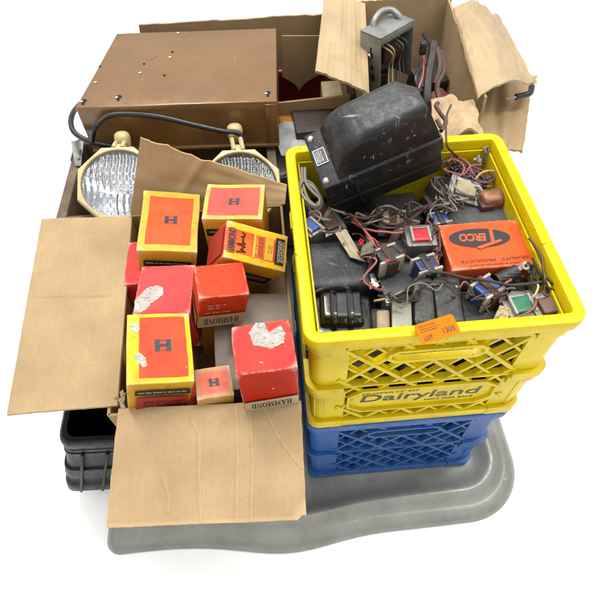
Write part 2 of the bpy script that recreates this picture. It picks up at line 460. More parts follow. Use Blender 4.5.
# ------------------------------------------------------------------ grey tray everything stands on
def tray():
    bm = bmesh.new()
    X0, X1, Y0, Y1 = -.574, .262, -.284, .74
    rad = dict(fl=.03, fr=.12, br=.12, bl=.12)
    def ring(d, z, wav=0):
        pts = []
        for key, sx, sy, a0 in (('fl', -1, -1, 180), ('fr', 1, -1, 270), ('br', 1, 1, 0), ('bl', -1, 1, 90)):
            r = max(rad[key]-d*.9, .012)
            cx = (X0+d+r) if sx < 0 else (X1-d-r); cy = (Y0+d+r) if sy < 0 else (Y1-d-r)
            for k in range(13):
                a = R(a0+90*k/12); pts.append((cx+r*math.cos(a), cy+r*math.sin(a)))
        # straight runs get extra points
        out = []
        n = len(pts)
        for i in range(n):
            p, q = Vector(pts[i]), Vector(pts[(i+1) % n])
            out.append(p)
            if i % 13 == 12:
                for k in range(1, 24): out.append(p.lerp(q, k/24))
        vs = []
        for p in out:
            zz = z; y = p.y
            if p.y < -.1: y -= (.025*math.exp(-((p.x+.21)/.12)**2)+.0015*math.sin(p.x*19+1))*max(0, min(1, (-.1-p.y)/.1))
            zz += wav*(math.sin(p.x*19+.6)*.6+1.3*math.sin(p.x*9+p.y*9)) 
            vs.append(bm.verts.new((p.x, y, zz)))
        return vs
    prof = [(.0, GZ+.001, 0), (-.001, -.036, 0), (.002, -.029, .0008), (.008, -.0225, .0015), (.017, -.0163, .002), (.026, -.0152, .003), (.033, -.0138, .0035), (.041, -.0072, .003), (.049, -.002, .0035), (.055, -.0005, .0035), (.062, -.003, .0035), (.070, -.009, .003),
            (.080, -.0150, .0025), (.092, -.0182, .0018), (.105, -.0190, .0008), (.122, -.0190, 0), (.2, -.0190, 0)]
    rings = [ring(*p) for p in prof]
    for a, b in zip(rings, rings[1:]):
        n = len(a)
        for k in range(n): bm.faces.new((a[k], a[(k+1) % n], b[(k+1) % n], b[k]))
    bm.faces.new(rings[-1])
    bmesh.ops.recalc_face_normals(bm, faces=bm.faces)
    m = plain('grey_tray_plastic', (.36, .37, .335), .31, .18, var=.3, grime=(.22, .22, .18), gamt=.6, scale=12, bump=.12, speck=(.42, .42, .39), specks=.64, scratch=(.33, .33, .3))
    return solo('tray', bm, m, 'large grey plastic tray with raised rolled edge under all crates and boxes', 'tray')
tray()

# ------------------------------------------------------------------ milk crates
CW, CD, CH = .348, .366, .2735
def rrect(w, d, r, n=6):
    pts = []
    for sx, sy, a0 in ((-1, -1, 180), (1, -1, 270), (1, 1, 0), (-1, 1, 90)):
        for k in range(n+1):
            a = R(a0+90*k/n); pts.append((sx*(w/2-r)+r*math.cos(a), sy*(d/2-r)+r*math.sin(a)))
    return pts
def band(bm, prof, r0=.022):
    """ring swept round the crate: prof = closed list of (inset from the outer face, z)"""
    rings = [[bm.verts.new((x, y, z)) for x, y in rrect(CW-2*i, CD-2*i, max(.004, r0-i))] for i, z in prof]
    n = len(rings[0])
    for a, b in zip(rings, rings[1:]+rings[:1]):
        for k in range(n): bm.faces.new((a[k], a[(k+1) % n], b[(k+1) % n], b[k]))
def inside(p, pg):
    c = False; n = len(pg)
    for i in range(n):
        (x1, y1), (x2, y2) = pg[i], pg[(i+1) % n]
        if (y1 > p[1]) != (y2 > p[1]) and p[0] < (x2-x1)*(p[1]-y1)/(y2-y1)+x1: c = not c
    return c
def lattice(bm, wspan, holes, pitch, th, z0, z1, depth, y, T):
    """crossing diagonal ribs, kept clear of the holes"""
    for sgn in (1, -1):
        c = -wspan-z1
        while c < wspan+z1:
            c += pitch
            a = None; N_ = 120
            for i in range(N_+1):
                z = z0+(z1-z0)*i/N_; x = sgn*(c+z*.92)
                ok = abs(x) < wspan/2 and not any(inside((x, z), h) for h in holes)
                if ok and a is None: a = (x, z)
                if a is not None and (not ok or i == N_):
                    b = (x, z)
                    L = math.hypot(b[0]-a[0], b[1]-a[1])
                    if L > .006:
                        rot = Euler((0, -math.atan2(b[1]-a[1], b[0]-a[0]), 0)).to_matrix()
                        b2 = bmesh.new()
                        faces_box(b2, (a[0]+b[0])/2, y+depth/2+(.0007 if sgn > 0 else 0), (a[1]+b[1])/2, L+.003, depth, th, rot=rot)
                        join(bm, b2, T)
                    a = None
def octagon(cx, cz, hw, hh, c): return [(cx-hw+c, cz-hh), (cx+hw-c, cz-hh), (cx+hw, cz-hh+c*.8), (cx+hw, cz+hh-c*.8), (cx+hw-c, cz+hh), (cx-hw+c, cz+hh), (cx-hw, cz+hh-c*.8), (cx-hw, cz-hh+c*.8)]
def ribbon(bm, pg, y0, y1, th, T):
    """a wall of thickness th following a closed outline in xz"""
    n = len(pg); cx = sum(p[0] for p in pg)/n; cz = sum(p[1] for p in pg)/n
    hw = max(abs(p[0]-cx) for p in pg); hh = max(abs(p[1]-cz) for p in pg)
    inn = [(cx+(p[0]-cx)*(1-th/hw), cz+(p[1]-cz)*(1-th/hh)) for p in pg]
    L = [[bm.verts.new(T @ Vector((p[0], y, p[1]))) for p in q] for q, y in ((pg, y0), (pg, y1), (inn, y1), (inn, y0))]
    for a, b in zip(L, L[1:]+L[:1]):
        for k in range(n): bm.faces.new((a[k], a[(k+1) % n], b[(k+1) % n], b[k]))
def milk_crate(name, label, M, m, lettering):
    holes = lambda a, b: [a, b] if lettering else [b]
    t = thing(name, label, 'crate', M)
    bm = bmesh.new()
    band(bm, [(.0006, CH-.0185), (0, CH-.004), (.0012, CH-.001), (.0035, CH), (.012, CH), (.0155, CH-.0015), (.017, CH-.006), (.016, CH-.032), (.0125, CH-.032), (.0115, CH-.017), (.003, CH-.0185)])
    part('rim', bm, m, t)
    for sx in (-1, 1):
        for sy in (-1, 1):
            bm = bmesh.new()
            def lpost(i, z0, z1, ln=.05):
                """L-shaped corner wall with outer face inset i"""
                w_, d_ = CW/2-i, CD/2-i; r = .018
                o = [(w_-ln, d_)] + [(w_-r+r*math.sin(R(a)), d_-r+r*math.cos(R(a))) for a in range(0, 91, 15)] + [(w_, d_-ln)]
                q = [(CW/2-.0137-i*.01, d_-ln), (CW/2-.0137-i*.01, CD/2-.0137-i*.01), (w_-ln, CD/2-.0137-i*.01)]
                pts = [(sx*x, sy*y) for x, y in o+q]
                A = [bm.verts.new((x, y, z0)) for x, y in pts]; B = [bm.verts.new((x, y, z1)) for x, y in pts]
                n = len(pts)
                for k in range(n): bm.faces.new((A[k], A[(k+1) % n], B[(k+1) % n], B[k]))
                bm.faces.new(A[::-1]); bm.faces.new(B)
            lpost(.0085, .136, CH-.016); lpost(.0055, CH-.04, CH-.0165, .047); lpost(.002, .128, .1415, .052); lpost(.0045, .110, .1315, .051); lpost(.0095, .018, .1165); lpost(.0035, .0, .0225, .053)
            for zz in (.068,):      # small stiffening fin on the post
                faces_box(bm, sx*(CW/2-.03), sy*(CD/2-.0115), zz, .0025, .006, .088)
            bmesh.ops.recalc_face_normals(bm, faces=bm.faces)
            part('corner_post', bm, m, t)
    for q in range(4):
        Lq = CW if q % 2 == 0 else CD; Dq = CD if q % 2 == 0 else CW
        T = Matrix.Rotation(R(90*q), 4, 'Z') @ Matrix.Translation((0, -Dq/2, 0))
        wsp = Lq-.1
        bm = bmesh.new()
        plq = octagon(.0, .083, .112, .036, .022); hol = octagon(0, .212, .066, .0155, .012)
        lattice(bm, wsp+.004, holes(plq, hol), .040, .0042, .018, CH-.03, .008, .0093, T)
        lattice(bm, wsp+.004, holes(plq, hol), .080, .0062, .018, CH-.03, .008, .0073, T)
        for z, hgt, dep, yy in ((.0095, .019, .014, .0042), (.134, .005, .012, .0065), (CH-.034, .010, .012, .0085)):
            b2 = bmesh.new(); faces_box(b2, 0, yy+dep/2, z, wsp, dep, hgt, bevel=.0012); join(bm, b2, T)
        ribbon(bm, hol, .0055, .0155, .0055, T)
        if q: faces_box(bm, 0, 0, 0, 0.001, .001, .001) if 0 else None; b2 = bmesh.new(); faces_box(b2, 0, .0205, CH-.075, wsp+.066, .0025, .115) if q else None; join(bm, b2, T)
        bmesh.ops.recalc_face_normals(bm, faces=bm.faces)
        part('lattice_wall', bm, m, t, angle=30)
        if not lettering: continue
        bm = bmesh.new()
        b2 = bmesh.new()
        f = [b2.verts.new((x, .0095, z)) for x, z in plq]; g_ = [b2.verts.new((x, .0135, z)) for x, z in plq]
        b2.faces.new(f); b2.faces.new(g_[::-1])
        for k in range(8): b2.faces.new((f[k], g_[k], g_[(k+1) % 8], f[(k+1) % 8]))
        join(bm, b2, T)
        ribbon(bm, plq, .0048, .0145, .0040, T)
        bmesh.ops.recalc_face_normals(bm, faces=bm.faces)
        pn = part('name_panel', bm, m, t, angle=30)
        if lettering and q == 0:
            bm = text_bm('Dairyland', .030, .182, bold=.012, shear=.1)
            join(bm, text_bm('NOT FOR SALE', .006, .075, bold=.02), Matrix.Translation((.046, -.0165, 0)))
            join(bm, text_bm('PROPERTY OF', .0052, .085, bold=.01), Matrix.Translation((-.047, .0195, 0)))
            bm.transform(T @ Matrix.Translation((0, .0091, .081)) @ FRONT)
            part('lettering', bm, plain('dark_print', (.02, .03, .02), .5, var=.2, grime=(.5, .42, .02), gamt=.35, scale=60, bump=0), pn, False)
    bm = bmesh.new()
    for i in range(9):
        faces_box(bm, -CW/2+.02+i*(CW-.04)/8, 0, .0045, .007, CD-.03, .005)
    for j in range(9):
        faces_box(bm, 0, -CD/2+.02+j*(CD-.04)/8, .0047, CW-.03, .007, .0062)
    part('floor_grid', bm, m, t)
    return t
milk_crate('milk_crate', 'yellow plastic milk crate full of old transformers, stacked on the blue crate', Matrix.Translation((0, 0, .2575)), yplastic, True)
milk_crate('milk_crate', 'blue plastic milk crate underneath the yellow crate, standing on the grey tray', Matrix.Translation((-.003, .000, -.0185)) @ Matrix.Diagonal((.985, .99, 1.005, 1)), bplastic, False)

# ------------------------------------------------------------------ black ridged bin at the left
def black_bin():
    M = Matrix.Translation((-.382, .007, -.006))
    t = thing('storage_bin', 'black plastic storage bin with ridged rim under the left cardboard flap', 'bin', M)
    bm = bmesh.new()
    W, D, H = .36, .37, .268
    lean = .095
    prof = [None, (.012, .0, 0), (.004, .012, 0), (.003, .05, 0), (.007, .055, 0), (.007, .088, 0), (.003, .090, 0), (.003, .132, 0), (.007, .134, 0), (.007, .196, 0), (.004, .201, 0), (.004, .209, 0), (.008, .213, 0), (.004, .217, 0), (.004, .226, 0), (.008, .230, 0), (.002, .236, 0), (.0, .25, 0), (.0, .264, 0), (.003, .268, 0),
            (.010, .268, 0), (.013, .262, 0), (.016, .24, 0), (.020, .03, 0)]
    rings = []
    for i, z, s in prof[1:]:
        pts = rrect(W-2*i, D-2*i, max(.006, .022-i*.6), 5)
        rings.append([bm.verts.new((x-(1-z/H)*lean, y, z+(x*-.10))) for x, y in pts])
    n = len(rings[0])
    for a, b in zip(rings, rings[1:]):
        for k in range(n): bm.faces.new((a[k], a[(k+1) % n], b[(k+1) % n], b[k]))
    bm.faces.new(rings[0][::-1]); bm.faces.new(rings[-1])
    bmesh.ops.recalc_face_normals(bm, faces=bm.faces)
    part('bin_body', bm, kplastic, t)
    bm = bmesh.new()
    for x in (-.15, -.11, -.07, -.03):
        b2 = bmesh.new(); faces_box(b2, x-.012, -D/2+.005, .11, .005, .012, .20, bevel=.001)
        for v in b2.verts: v.co.x -= (1-v.co.z/H)*lean-.02; v.co.z += v.co.x*-.1
        join(bm, b2)
    part('upright_ribs', bm, kplastic, t)
black_bin()

# ------------------------------------------------------------------ cardboard box with transformer cartons
def crease(u, v, pts, w, a):
    s = 0
    for (u0, v0), (u1, v1) in zip(pts, pts[1:]):
        if v0 <= v <= v1:
            uc = u0+(u1-u0)*(v-v0)/(v1-v0)
            s = max(s, a*math.exp(-((u-uc)/w)**2))
    return s
def carton_box():
    t = thing('cardboard_box', 'open brown cardboard box of red and yellow cartons with spread flaps', 'cardboard box', Matrix.Translation((-.308, -.016, .272)))
    I = t.matrix_world.inverted()
    def loc(*p): return I @ Vector(p)
    X0, X1, Y0, Y1, Z0, Z1 = -.436, -.1785, -.2, .168, .272, .418
    x1f = -.1855
    def jit(s, a=.0012): return lambda u, v: a*noise.noise(Vector((u*4, v*4, s)))
    bm = sheet_panel(loc(X0, Y0, Z0), loc(X0, Y0, Z1), loc(X0-.01, Y1, Z0), loc(X0-.012, Y1, Z1), 8, 12, disp=jit(1)); part('side_wall', bm, kraft_d, t)
    bm = sheet_panel(loc(x1f, Y1, Z0), loc(x1f, Y1, Z1), loc(x1f, Y0, Z0), loc(x1f, Y0, Z1), 8, 12, disp=jit(2)); part('side_wall', bm, kraft_d, t)
    bm = sheet_panel(loc(x1f, Y0, Z0), loc(x1f, Y0, Z1), loc(X0, Y0, Z0), loc(X0, Y0, Z1), 8, 12, disp=jit(3)); part('front_wall', bm, kraft_d, t)
    bm = sheet_panel(loc(X0-.01, Y1, Z0), loc(X0-.01, Y1, Z1), loc(x1f, Y1, Z0), loc(x1f, Y1, Z1), 8, 12, disp=jit(4)); part('back_wall', bm, kraft_d, t)
    bm = sheet_panel(loc(X0, Y0, Z0+.001), loc(X0, Y1, Z0+.001), loc(x1f, Y0, Z0+.001), loc(x1f, Y1, Z0+.001), 4, 4); part('bottom', bm, kraft_d, t)
    # left flap, lying outward
    a, b, c, d = P(132, 218, .421), P(118, 406, .421), P(43, 221, .405), P(8.5, 416, .402)
    def dl(u, v):   # u along hinge (back to front), v outward
        k = .0012*noise.noise(Vector((u*3, v*3, 7)))+.004*math.sin(v*2.2)*(1-.3*u)
        k += -.0022*math.exp(-((u-.49+.02*v)/.007)**2)*(1 if .12 < v < .97 else 0)
        k += -.0008*(math.exp(-((u-.80)/.005)**2)*(.08 < v < .48)+math.exp(-((v-.48)/.012)**2)*(u > .80))
        return k
    def el(u, v): return (u+.0018*noise.noise(Vector((v*18, 3, u)))*(1 if v > .02 else 0), v+(.006*noise.noise(Vector((u*14, 1, 5))) if v > .9 else 0))
    bm = sheet_panel(loc(*b), loc(*a), loc(*d), loc(*c), 120, 40, disp=lambda u, v: -dl(1-u, v)*-1, edge=el); part('flap', bm, kraft_y, t)
    # front flap with creases
    a, b, c, d = P(119, 409, .421), P(301, 401, .421), P(107.5, 528, .405), P(306.5, 520, .405)
    def df(u, v):
        k = .0015*noise.noise(Vector((u*4, v*3, 3)))+.003*math.sin(v*2.5)
        k += crease(u, v, [(.40, .12), (.45, .28), (.455, .45), (.47, 1)], .012, .0014)
        k += crease(u, v, [(.645, .02), (.655, .5), (.65, 1.0)], .011, .0014)
        k += crease(u, v, [(.72, .02), (.735, .5), (.725, 1.0)], .009, .0016)
        k += crease(u, v, [(.80, .05), (.86, .3), (.99, .6)], .010, .0016)
        k += crease(u, v, [(.27, .6), (.31, .8), (.30, .9)], .012, .0012)
        return k
    def wf(u, v):
        x = 0
        for pts, a in (([(.40, .12), (.45, .28), (.455, .45), (.47, 1)], .7), ([(.645, .02), (.655, .5), (.65, 1.0)], .75), ([(.72, .02), (.735, .5), (.725, 1.0)], .9), ([(.80, .05), (.86, .3), (.99, .6)], 1), ([(.27, .6), (.31, .8), (.30, .9)], .6), ([(.44, .28), (.40, .26)], .6), ([(.455, .62), (.49, .7), (.47, .95)], .5), ([(.86, .0), (.85, .25)], .35), ([(.55, .3), (.56, .8)], .25)):
            pts = [(p+.012*noise.noise(Vector((p*9, q*12, 1))), q) for p, q in pts]
            x = max(x, crease(u, v, pts, .0042, a*(.65+.6*noise.noise(Vector((u*20, v*25, 2))))))
        if u > .93 and v > .85: x = max(x, .8*min(1, ((u-.93)/.05+(v-.85)/.1-.8)))
        if v > .975: x = max(x, .5)
        return max(0, min(1, x))
    def ef(u, v): return (u+(.004*noise.noise(Vector((v*9, 2, u*3)))), v+(.005*noise.noise(Vector((u*5, 4, 9)))+.004*noise.noise(Vector((u*30, 4, 9))) if v > .97 else 0)-(.06*max(0, (u-.955)/.045) if v > .97 else 0))
    bm = sheet_panel(loc(*c), loc(*d), loc(*a), loc(*b), 240, 90, wear=lambda u, v: wf(u, 1-v), disp=lambda u, v: df(u, 1-v), edge=lambda u, v: (ef(u, 1-v)[0], 1-ef(u, 1-v)[1])); part('flap', bm, kraft, t)
    # back flap, upright and torn off on a slant
    h0, h1 = Vector((-.447, .171, .418)), Vector((-.1785, .171, .418))
    t0, t1 = P(141, 136, .552), P(287, 186, .432)
    def eb(u, v): return (u, v+(.03*noise.noise(Vector((u*9, 8, 2)))+.012*noise.noise(Vector((u*33, 8, 2))) if v > .9 else 0))
    bm = sheet_panel(loc(*h0), loc(*h1), loc(*t0), loc(*t1), 60, 24, disp=lambda u, v: .006*math.sin(u*3+1)*v+.002*noise.noise(Vector((u*5, v*5, 1)))+crease(u, v, [(.25, 0), (.4, 1)], .03, .004), edge=eb)
    part('flap', bm, kraft, t, label='torn upright back flap')
    # frayed corner where flaps meet
    bm = bmesh.new()
    for k in range(9):
        p = P(117+random.uniform(-1, 5), 404+random.uniform(-3, 6), .423)
        q = p+Vector((random.uniform(-.008, .008), random.uniform(-.006, .01), random.uniform(.002, .014)))
        b2 = sheet_panel(loc(*p), loc(*(p+Vector((.005, .001, .001)))), loc(*q), loc(*(q+Vector((.004, .003, 0)))), 3, 3, .0006); join(bm, b2)
    part('torn_corner', bm, kraft_p, t)
carton_box()

SURF = {}
def lie_on(t, x, y):
    """height of a carton's crumpled top at (x, y)"""
    w, d, h, seed, amp, dent, taper = SURF[t.name]
    px, py = x/taper, y/taper
    a, b = max(-1, min(1, px/(w/taper/2))), max(-1, min(1, py/(d/taper/2)))
    p = Vector((px, py, h/2-dent*(1-a*a)*(1-b*b)))
    return h/2+p.z+noise.noise_vector(p*22+Vector((seed*3.17, seed*1.71, seed*.77))).z*amp
CART = 'transformer cartons heaped in the cardboard box'
def carton(label, M, w, d, h, top, front, side, seed=0, amp=.0014, dent=.0012, emblem=None, n=10, taper=1.0):
    t = thing('carton', label, 'carton', M, CART)
    bm = rbox(w/taper, d/taper, h, .0016, n, amp, 22, seed, dent, taper)
    part('carton_body', bm, [top, front, side], t)
    SURF[t.name] = (w, d, h, seed, amp, dent, taper)
    if emblem:
        eb = place_bm(emblem_bm(emblem[0]*1.12), Matrix.Translation((emblem[1], emblem[2], 0)) @ Matrix.Diagonal((1.15, 1, 1, 1)))
        for v in eb.verts: v.co.z = lie_on(t, v.co.x, v.co.y)+.0005
        part('emblem', eb, navy, t, False)
    return t
def tiny_lines(bm, x0, x1, y, h, n, mi=0, seed=0):
    """rows of small print"""
    rnd = random.Random(seed)
    for k in range(n):
        x = x0+rnd.random()*h; yy = y-k*h*1.7; left = rnd.randint(3, 8)
        while x < x1-h*.5:
            wd = rnd.choice((.22, .4, .5, .55))*h
            rect(bm, x, yy+(0 if rnd.random() < .8 else h*.25), x+wd, yy+h, 0, mi); x += wd+h*.2; left -= 1
            if left == 0: x += h*.6; left = rnd.randint(3, 8)
def torn_patch(t, outline, z, seed):
    """ragged remains of a pasted paper label; outline in photo coordinates on the carton top"""
    I = t.matrix_world.inverted(); bm = bmesh.new()
    base = [(I @ P(px, py, z)).xy for px, py in outline]
    pts = []; m_ = len(base)
    for k in range(m_):
        a, b = base[k], base[(k+1) % m_]; e = b-a; nn = Vector((-e.y, e.x)).normalized() if e.length else Vector((0, 0)); st = max(3, int(e.length/.0012))
        for q in range(st):
            f = q/st; p = a+e*f
            p = p+nn*(.0011*noise.noise(Vector((p.x*260, p.y*260, seed)))+.0006*noise.noise(Vector((p.x*900, p.y*900, seed))))
            pts.append(p)
    n = len(pts); cx = sum(p.x for p in pts)/n; cy = sum(p.y for p in pts)/n
    c = bm.verts.new((cx, cy, lie_on(t, cx, cy)+.0005)); prev = None
    for q in (.2, .4, .6, .8, 1):
        vs = []
        for x, y in pts:
            x, y = cx+(x-cx)*q, cy+(y-cy)*q
            vs.append(bm.verts.new((x, y, lie_on(t, x, y)+.0005)))
        for k in range(n):
            if prev is None: bm.faces.new((c, vs[k], vs[(k+1) % n]))
            else: bm.faces.new((prev[k], vs[k], vs[(k+1) % n], prev[(k+1) % n]))
        prev = vs
    k = N('torn_paper_%d' % seed); o = k.coord()
    nz = k.noise(k.vscale(o, (1, 2.2, 1)), 210, 3, .6, .6)
    cc = k.mix(k.ramp(k.noise(o, 60, 4, .6), .35, .7), (.30, .27, .24), (.48, .45, .41))
    cc = k.mix(k.math('MULTIPLY', k.ramp(nz, .54, .62, 0, 1), .6), cc, (.10, .09, .09))
    k.set(k.b.inputs['Base Color'], cc); k.b.inputs['Roughness'].default_value = .85
    part('torn_label', bm, k.m, t, True)
YB = printed('yellow_carton_side', YEL, YEL, 1, 1, wear=.5, blot=(.72, .33, .05)); YB2 = printed('amber_carton_side', (.62, .33, .03), (.62, .33, .03), 1, 1, wear=.6)
RB = printed('red_carton_side', RED, RED, 1, 1, wear=.3, blot=(.7, .07, .015)); PB = printed('pink_carton_side', PINK, PINK, 1, 1, wear=.4, blot=(.75, .12, .10))
def front_strip(t, w, d, h, black=(.1, .9, .62, .76), redp=(.1, .92, .06, .55), seed=1):
    """black caption bar and red panel printed on the front of a yellow carton"""
    bm = bmesh.new()
    X = lambda f: (f-.5)*w
    rect(bm, X(redp[0]), redp[2]*h, X(redp[1]), redp[3]*h, 0, 1)
    rect(bm, X(black[0]), black[2]*h, X(black[1]), black[3]*h, .0002, 0)
    b2 = bmesh.new(); tiny_lines(b2, X(black[0]+.04), X(black[1]-.04), (black[2]+black[3])/2*h, h*.025, 1, 2, seed); join(bm, b2, Matrix.Translation((0, 0, .0004)))
    b2 = bmesh.new(); tiny_lines(b2, X(redp[0]+.1), X(redp[1]-.1), redp[3]*h*.8, h*.03, 3, 0, seed+1); join(bm, b2, Matrix.Translation((0, 0, .0004)))
    part('printed_panel', bm.copy() if 0 else place_bm(bm, Matrix.Translation((0, -d/2-.0010, 0)) @ FRONT), [ink, redink, whiteink], t, False)
def F(fl, fr, bl, br, z, h):
    zs = z if isinstance(z, (tuple, list)) else (z, z, z, z)
    return frame4(P(*fl, zs[0]), P(*fr, zs[1]), P(*bl, zs[2]), P(*br, zs[3]), h)

# a: orange faced yellow carton, back left
M, w_, d_ = F((134, 249), (197, 252), (145, 191), (200, 193), (.474, .456, .474, .456), .10)
TA = printed('stained_orange_top', (.80, .50, .06), (.76, .085, .022), w_*.36, d_*.38, wear=.5, blot=(.78, .24, .05))
t = carton('worn yellow carton with stained orange top, at the back left of the box', M, w_, d_, .10, TA, YB, YB, 1, .0022, .002, (.015, .002, .002), taper=1.06); front_strip(t, w_, d_, .10, seed=3)
# b: pink faced, back right
M, w_, d_ = F((202, 217), (263, 221), (207, 184), (264, 184), .485, .11)
TB = printed('faded_pink_top', (.84, .53, .08), (.76, .085, .065), w_*.425, d_*.40, wear=.15, blot=(.8, .25, .18))
t = carton('yellow carton with faded pink top against the upright back flap', M, w_, d_, .11, TB, YB, YB, 2, .001, .001, (.013, 0, .0)); front_strip(t, w_, d_, .11, (.04, .96, .66, .8), seed=5)
# c: tilted yellow carton with full print on its long face
def tilted():
    h = .085
    M, w_, d_ = F((224, 255), (287, 275), (227, 217), (286, 238), (.500, .452, .520, .472), h)
    TC = printed('bright_yellow_top', (.86, .52, .008), (.74, .075, .008), w_/2-.002, d_/2-.011, off=(-.002, 0), wear=.05, blot=(.85, .5, .06))
    t = carton('bright yellow carton lying tilted with black and red lettering', M, w_, d_, h, TC, YB, RB, 3, .0006, .0006)
    bm = bmesh.new()
    turn = Matrix.Rotation(R(90), 4, 'Z')
    def put(b2, x, y=0): join(bm, b2, Matrix.Translation((x, y, 0)) @ turn)
    rect(bm, -w_*.06, -d_*.32, -w_*.02, d_*.32, 0, 1) 
    rect(bm, w_*.13, -d_*.31, w_*.27, d_*.31, 0, 1)
    rect(bm, w_*.30, -d_*.36, w_*.45, d_*.36, 0, 0)
    put(text_bm('HAMMOND', .0115, d_*.66, bold=.022, mi=0), -w_*.40)
    # handwritten style word between
    b2 = bmesh.new()
    x = -d_*.28; pts = []
    for k in range(26):
        f = k/25; pts.append((x+f*d_*.56, .003*math.sin(k*2.1)+.0022*math.cos(k*1.3)+(.0045 if k in (0, 1, 9, 10, 17) else 0), 0))
    tube(b2, pts, .0007, 5, 3, sub=5); put(b2, -w_*.22)
    for x, n, mi in ((w_*.01, 1, 1), (w_*.06, 2, 3)):
        b2 = bmesh.new(); tiny_lines(b2, -d_*.27, d_*.27, 0, .0022, n, mi, int(x*900)); put(b2, x)
    b2 = bmesh.new(); tiny_lines(b2, -d_*.12, d_*.12, 0, .0016, 3, 3, 8); put(b2, w_*.195)
    b2 = bmesh.new(); tiny_lines(b2, -d_*.3, d_*.3, 0, .0016, 4, 2, 4); join(bm, b2, Matrix.Translation((w_*.36, 0, .0003)) @ turn)
    part('printed_panel', place_bm(bm, Matrix.Translation((0, 0, h+.0009))), [ink, yellowink, whiteink, plain('maroon_ink', (.12, .008, .012), .5, bump=0)], t, False)
    bm = bmesh.new(); rect(bm, -w_*.1, h*.2, w_*.45, h*.55, 0, 0)
    b2 = bmesh.new(); tiny_lines(b2, -w_*.05, w_*.4, h*.45, .0025, 3, 2, 4); join(bm, b2, Matrix.Translation((0, 0, .0003)))
    part('printed_panel', place_bm(bm, Matrix.Translation((0, -d_/2-.001, 0)) @ FRONT), [ink, redink, whiteink], t, False)
    bm = bmesh.new(); rect(bm, -d_*.36, h*.1, d_*.36, h*.9)
    part('side_panel', place_bm(bm, Matrix.Translation((-w_/2-.001, 0, 0)) @ Matrix.Rotation(R(-90), 4, 'Z') @ FRONT), redink, t, False)
tilted()
# d: pink carton with torn label
M, w_, d_ = F((133, 315), (194, 315), (141, 264), (191, 267), .450, .09)
TD = printed('pink_top', PINK, (.70, .05, .055), .04, .04, wear=.3, blot=(.75, .13, .12))
t = carton('plain pink red carton with silvery torn label at its left', M, w_, d_, .09, TD, PB, PB, 4, .0012, .0015); torn_patch(t, [(135, 301), (140, 295), (147, 288), (156, 285), (163, 287), (163, 294), (157, 299), (151, 303), (147, 309), (140, 313), (134, 312)], .45, 3)
def hammond_front(t, w, d, h, band=.34, lines=True, strip=0):
    bm = bmesh.new()
    rect(bm, -w/2+.001, .001, w/2-.001, band*h, 0, 0)
    join(bm, serif_word('HAMMOND', band*h*.5, w*.72, 1), Matrix.Translation((0, band*h*.5, .0003)) @ Matrix.Rotation(math.pi, 4, 'Z'))
    if lines:
        for k, (y, s) in enumerate(((.42, 'TRANSFORMERS'), (.58, 'AUDIO'), (.68, 'HAMMOND MFG'))):
            pass
        b2 = bmesh.new(); tiny_lines(b2, -w*.36, w*.20, h*.49, .0038, 1, 0, 4); tiny_lines(b2, -w*.34, -w*.06, h*.64, .0042, 1, 0, 6); tiny_lines(b2, -w*.34, w*.08, h*.73, .0042, 1, 0, 7); join(bm, b2)
    part('printed_panel', place_bm(bm, Matrix.Translation((0, -d/2-.0016, 0)) @ FRONT), [plain('cream_ink', CREAM, .6, bump=.1, grime=(.4, .28, .15), gamt=.5), ink], t, False)
# e: bright red carton
M, w_, d_ = F((199, 300), (250, 293), (193, 265), (243, 263), (.500, .486, .506, .492), .08)
TE = printed('scarlet_top', (.72, .040, .004), (.72, .040, .004), 1, 1, wear=-.2, rough=.4, blot=(.74, .07, .008))
t = carton('bright scarlet carton with cream lettered band, in the middle of the box', M, w_, d_, .08, TE, TE, TE, 5, .0006, .0008); hammond_front(t, w_, d_, .08, .42)
bm = bmesh.new(); rect(bm, -d_/2+.002, .001, d_/2-.002, .34*.075)
part('side_band', place_bm(bm, Matrix.Translation((-w_/2-.0012, 0, 0)) @ Matrix.Rotation(R(-90), 4, 'Z') @ FRONT), MATS['cream_ink'], t, False)
# f: yellow carton, front left
M, w_, d_ = F((125, 386), (193, 381), (128, 315), (191, 312), (.493, .471, .493, .471), .105)
TF = printed('yellow_red_top', (.90, .62, .012), (.74, .060, .022), w_*.345, d_*.41, off=(.004, .001), wear=.35, blot=(.8, .2, .06))
t = carton('yellow edged carton with red top and chipped left edge, front left of box', M, w_, d_, .105, TF, YB, YB, 6, .0012, .001, (.016, .004, .003), taper=1.06); front_strip(t, w_, d_, .105, (.12, .96, .72, .84), (.14, .94, .36, .66), seed=9)
torn_patch(t, [(134, 358), (140, 354), (145, 358), (147, 365), (144, 369), (137, 364)], .485, 8); torn_patch(t, [(130, 327), (137, 325), (140, 331), (137, 336), (131, 333)], .485, 11)
# g: small pink carton
M, w_, d_ = F((196, 400), (235, 394), (194.5, 370), (229.5, 365), (.443, .437, .443, .437), .07)
TG = printed('small_pink_top', (.42, .26, .12), (.70, .08, .06), w_*.40, d_*.36, wear=.3)
t = carton('smallest carton, pink topped with brown edges, at the front', M, w_, d_, .07, TG, YB2, YB2, 7, .0014, .001, (.010, 0, 0))
# h: red carton with torn white label, front right
M, w_, d_ = F((235, 376), (298.5, 368), (232, 328), (288, 317), .520, .098)
TH = printed('scuffed_red_top', (.60, .028, .022), (.60, .028, .022), 1, 1, wear=.45, blot=(.74, .11, .09))
t = carton('tall red carton with torn white label on top, at the front right', M, w_, d_, .098, TH, RB, RB, 8, .0022, .0018); hammond_front(t, w_, d_, .098, .27, False); torn_patch(t, [(249, 333), (256, 324), (265, 324.5), (268.5, 333), (275, 329), (280.5, 326), (285, 333), (284, 343), (270, 349.5), (267, 347.5), (253, 346)], .518, 5)
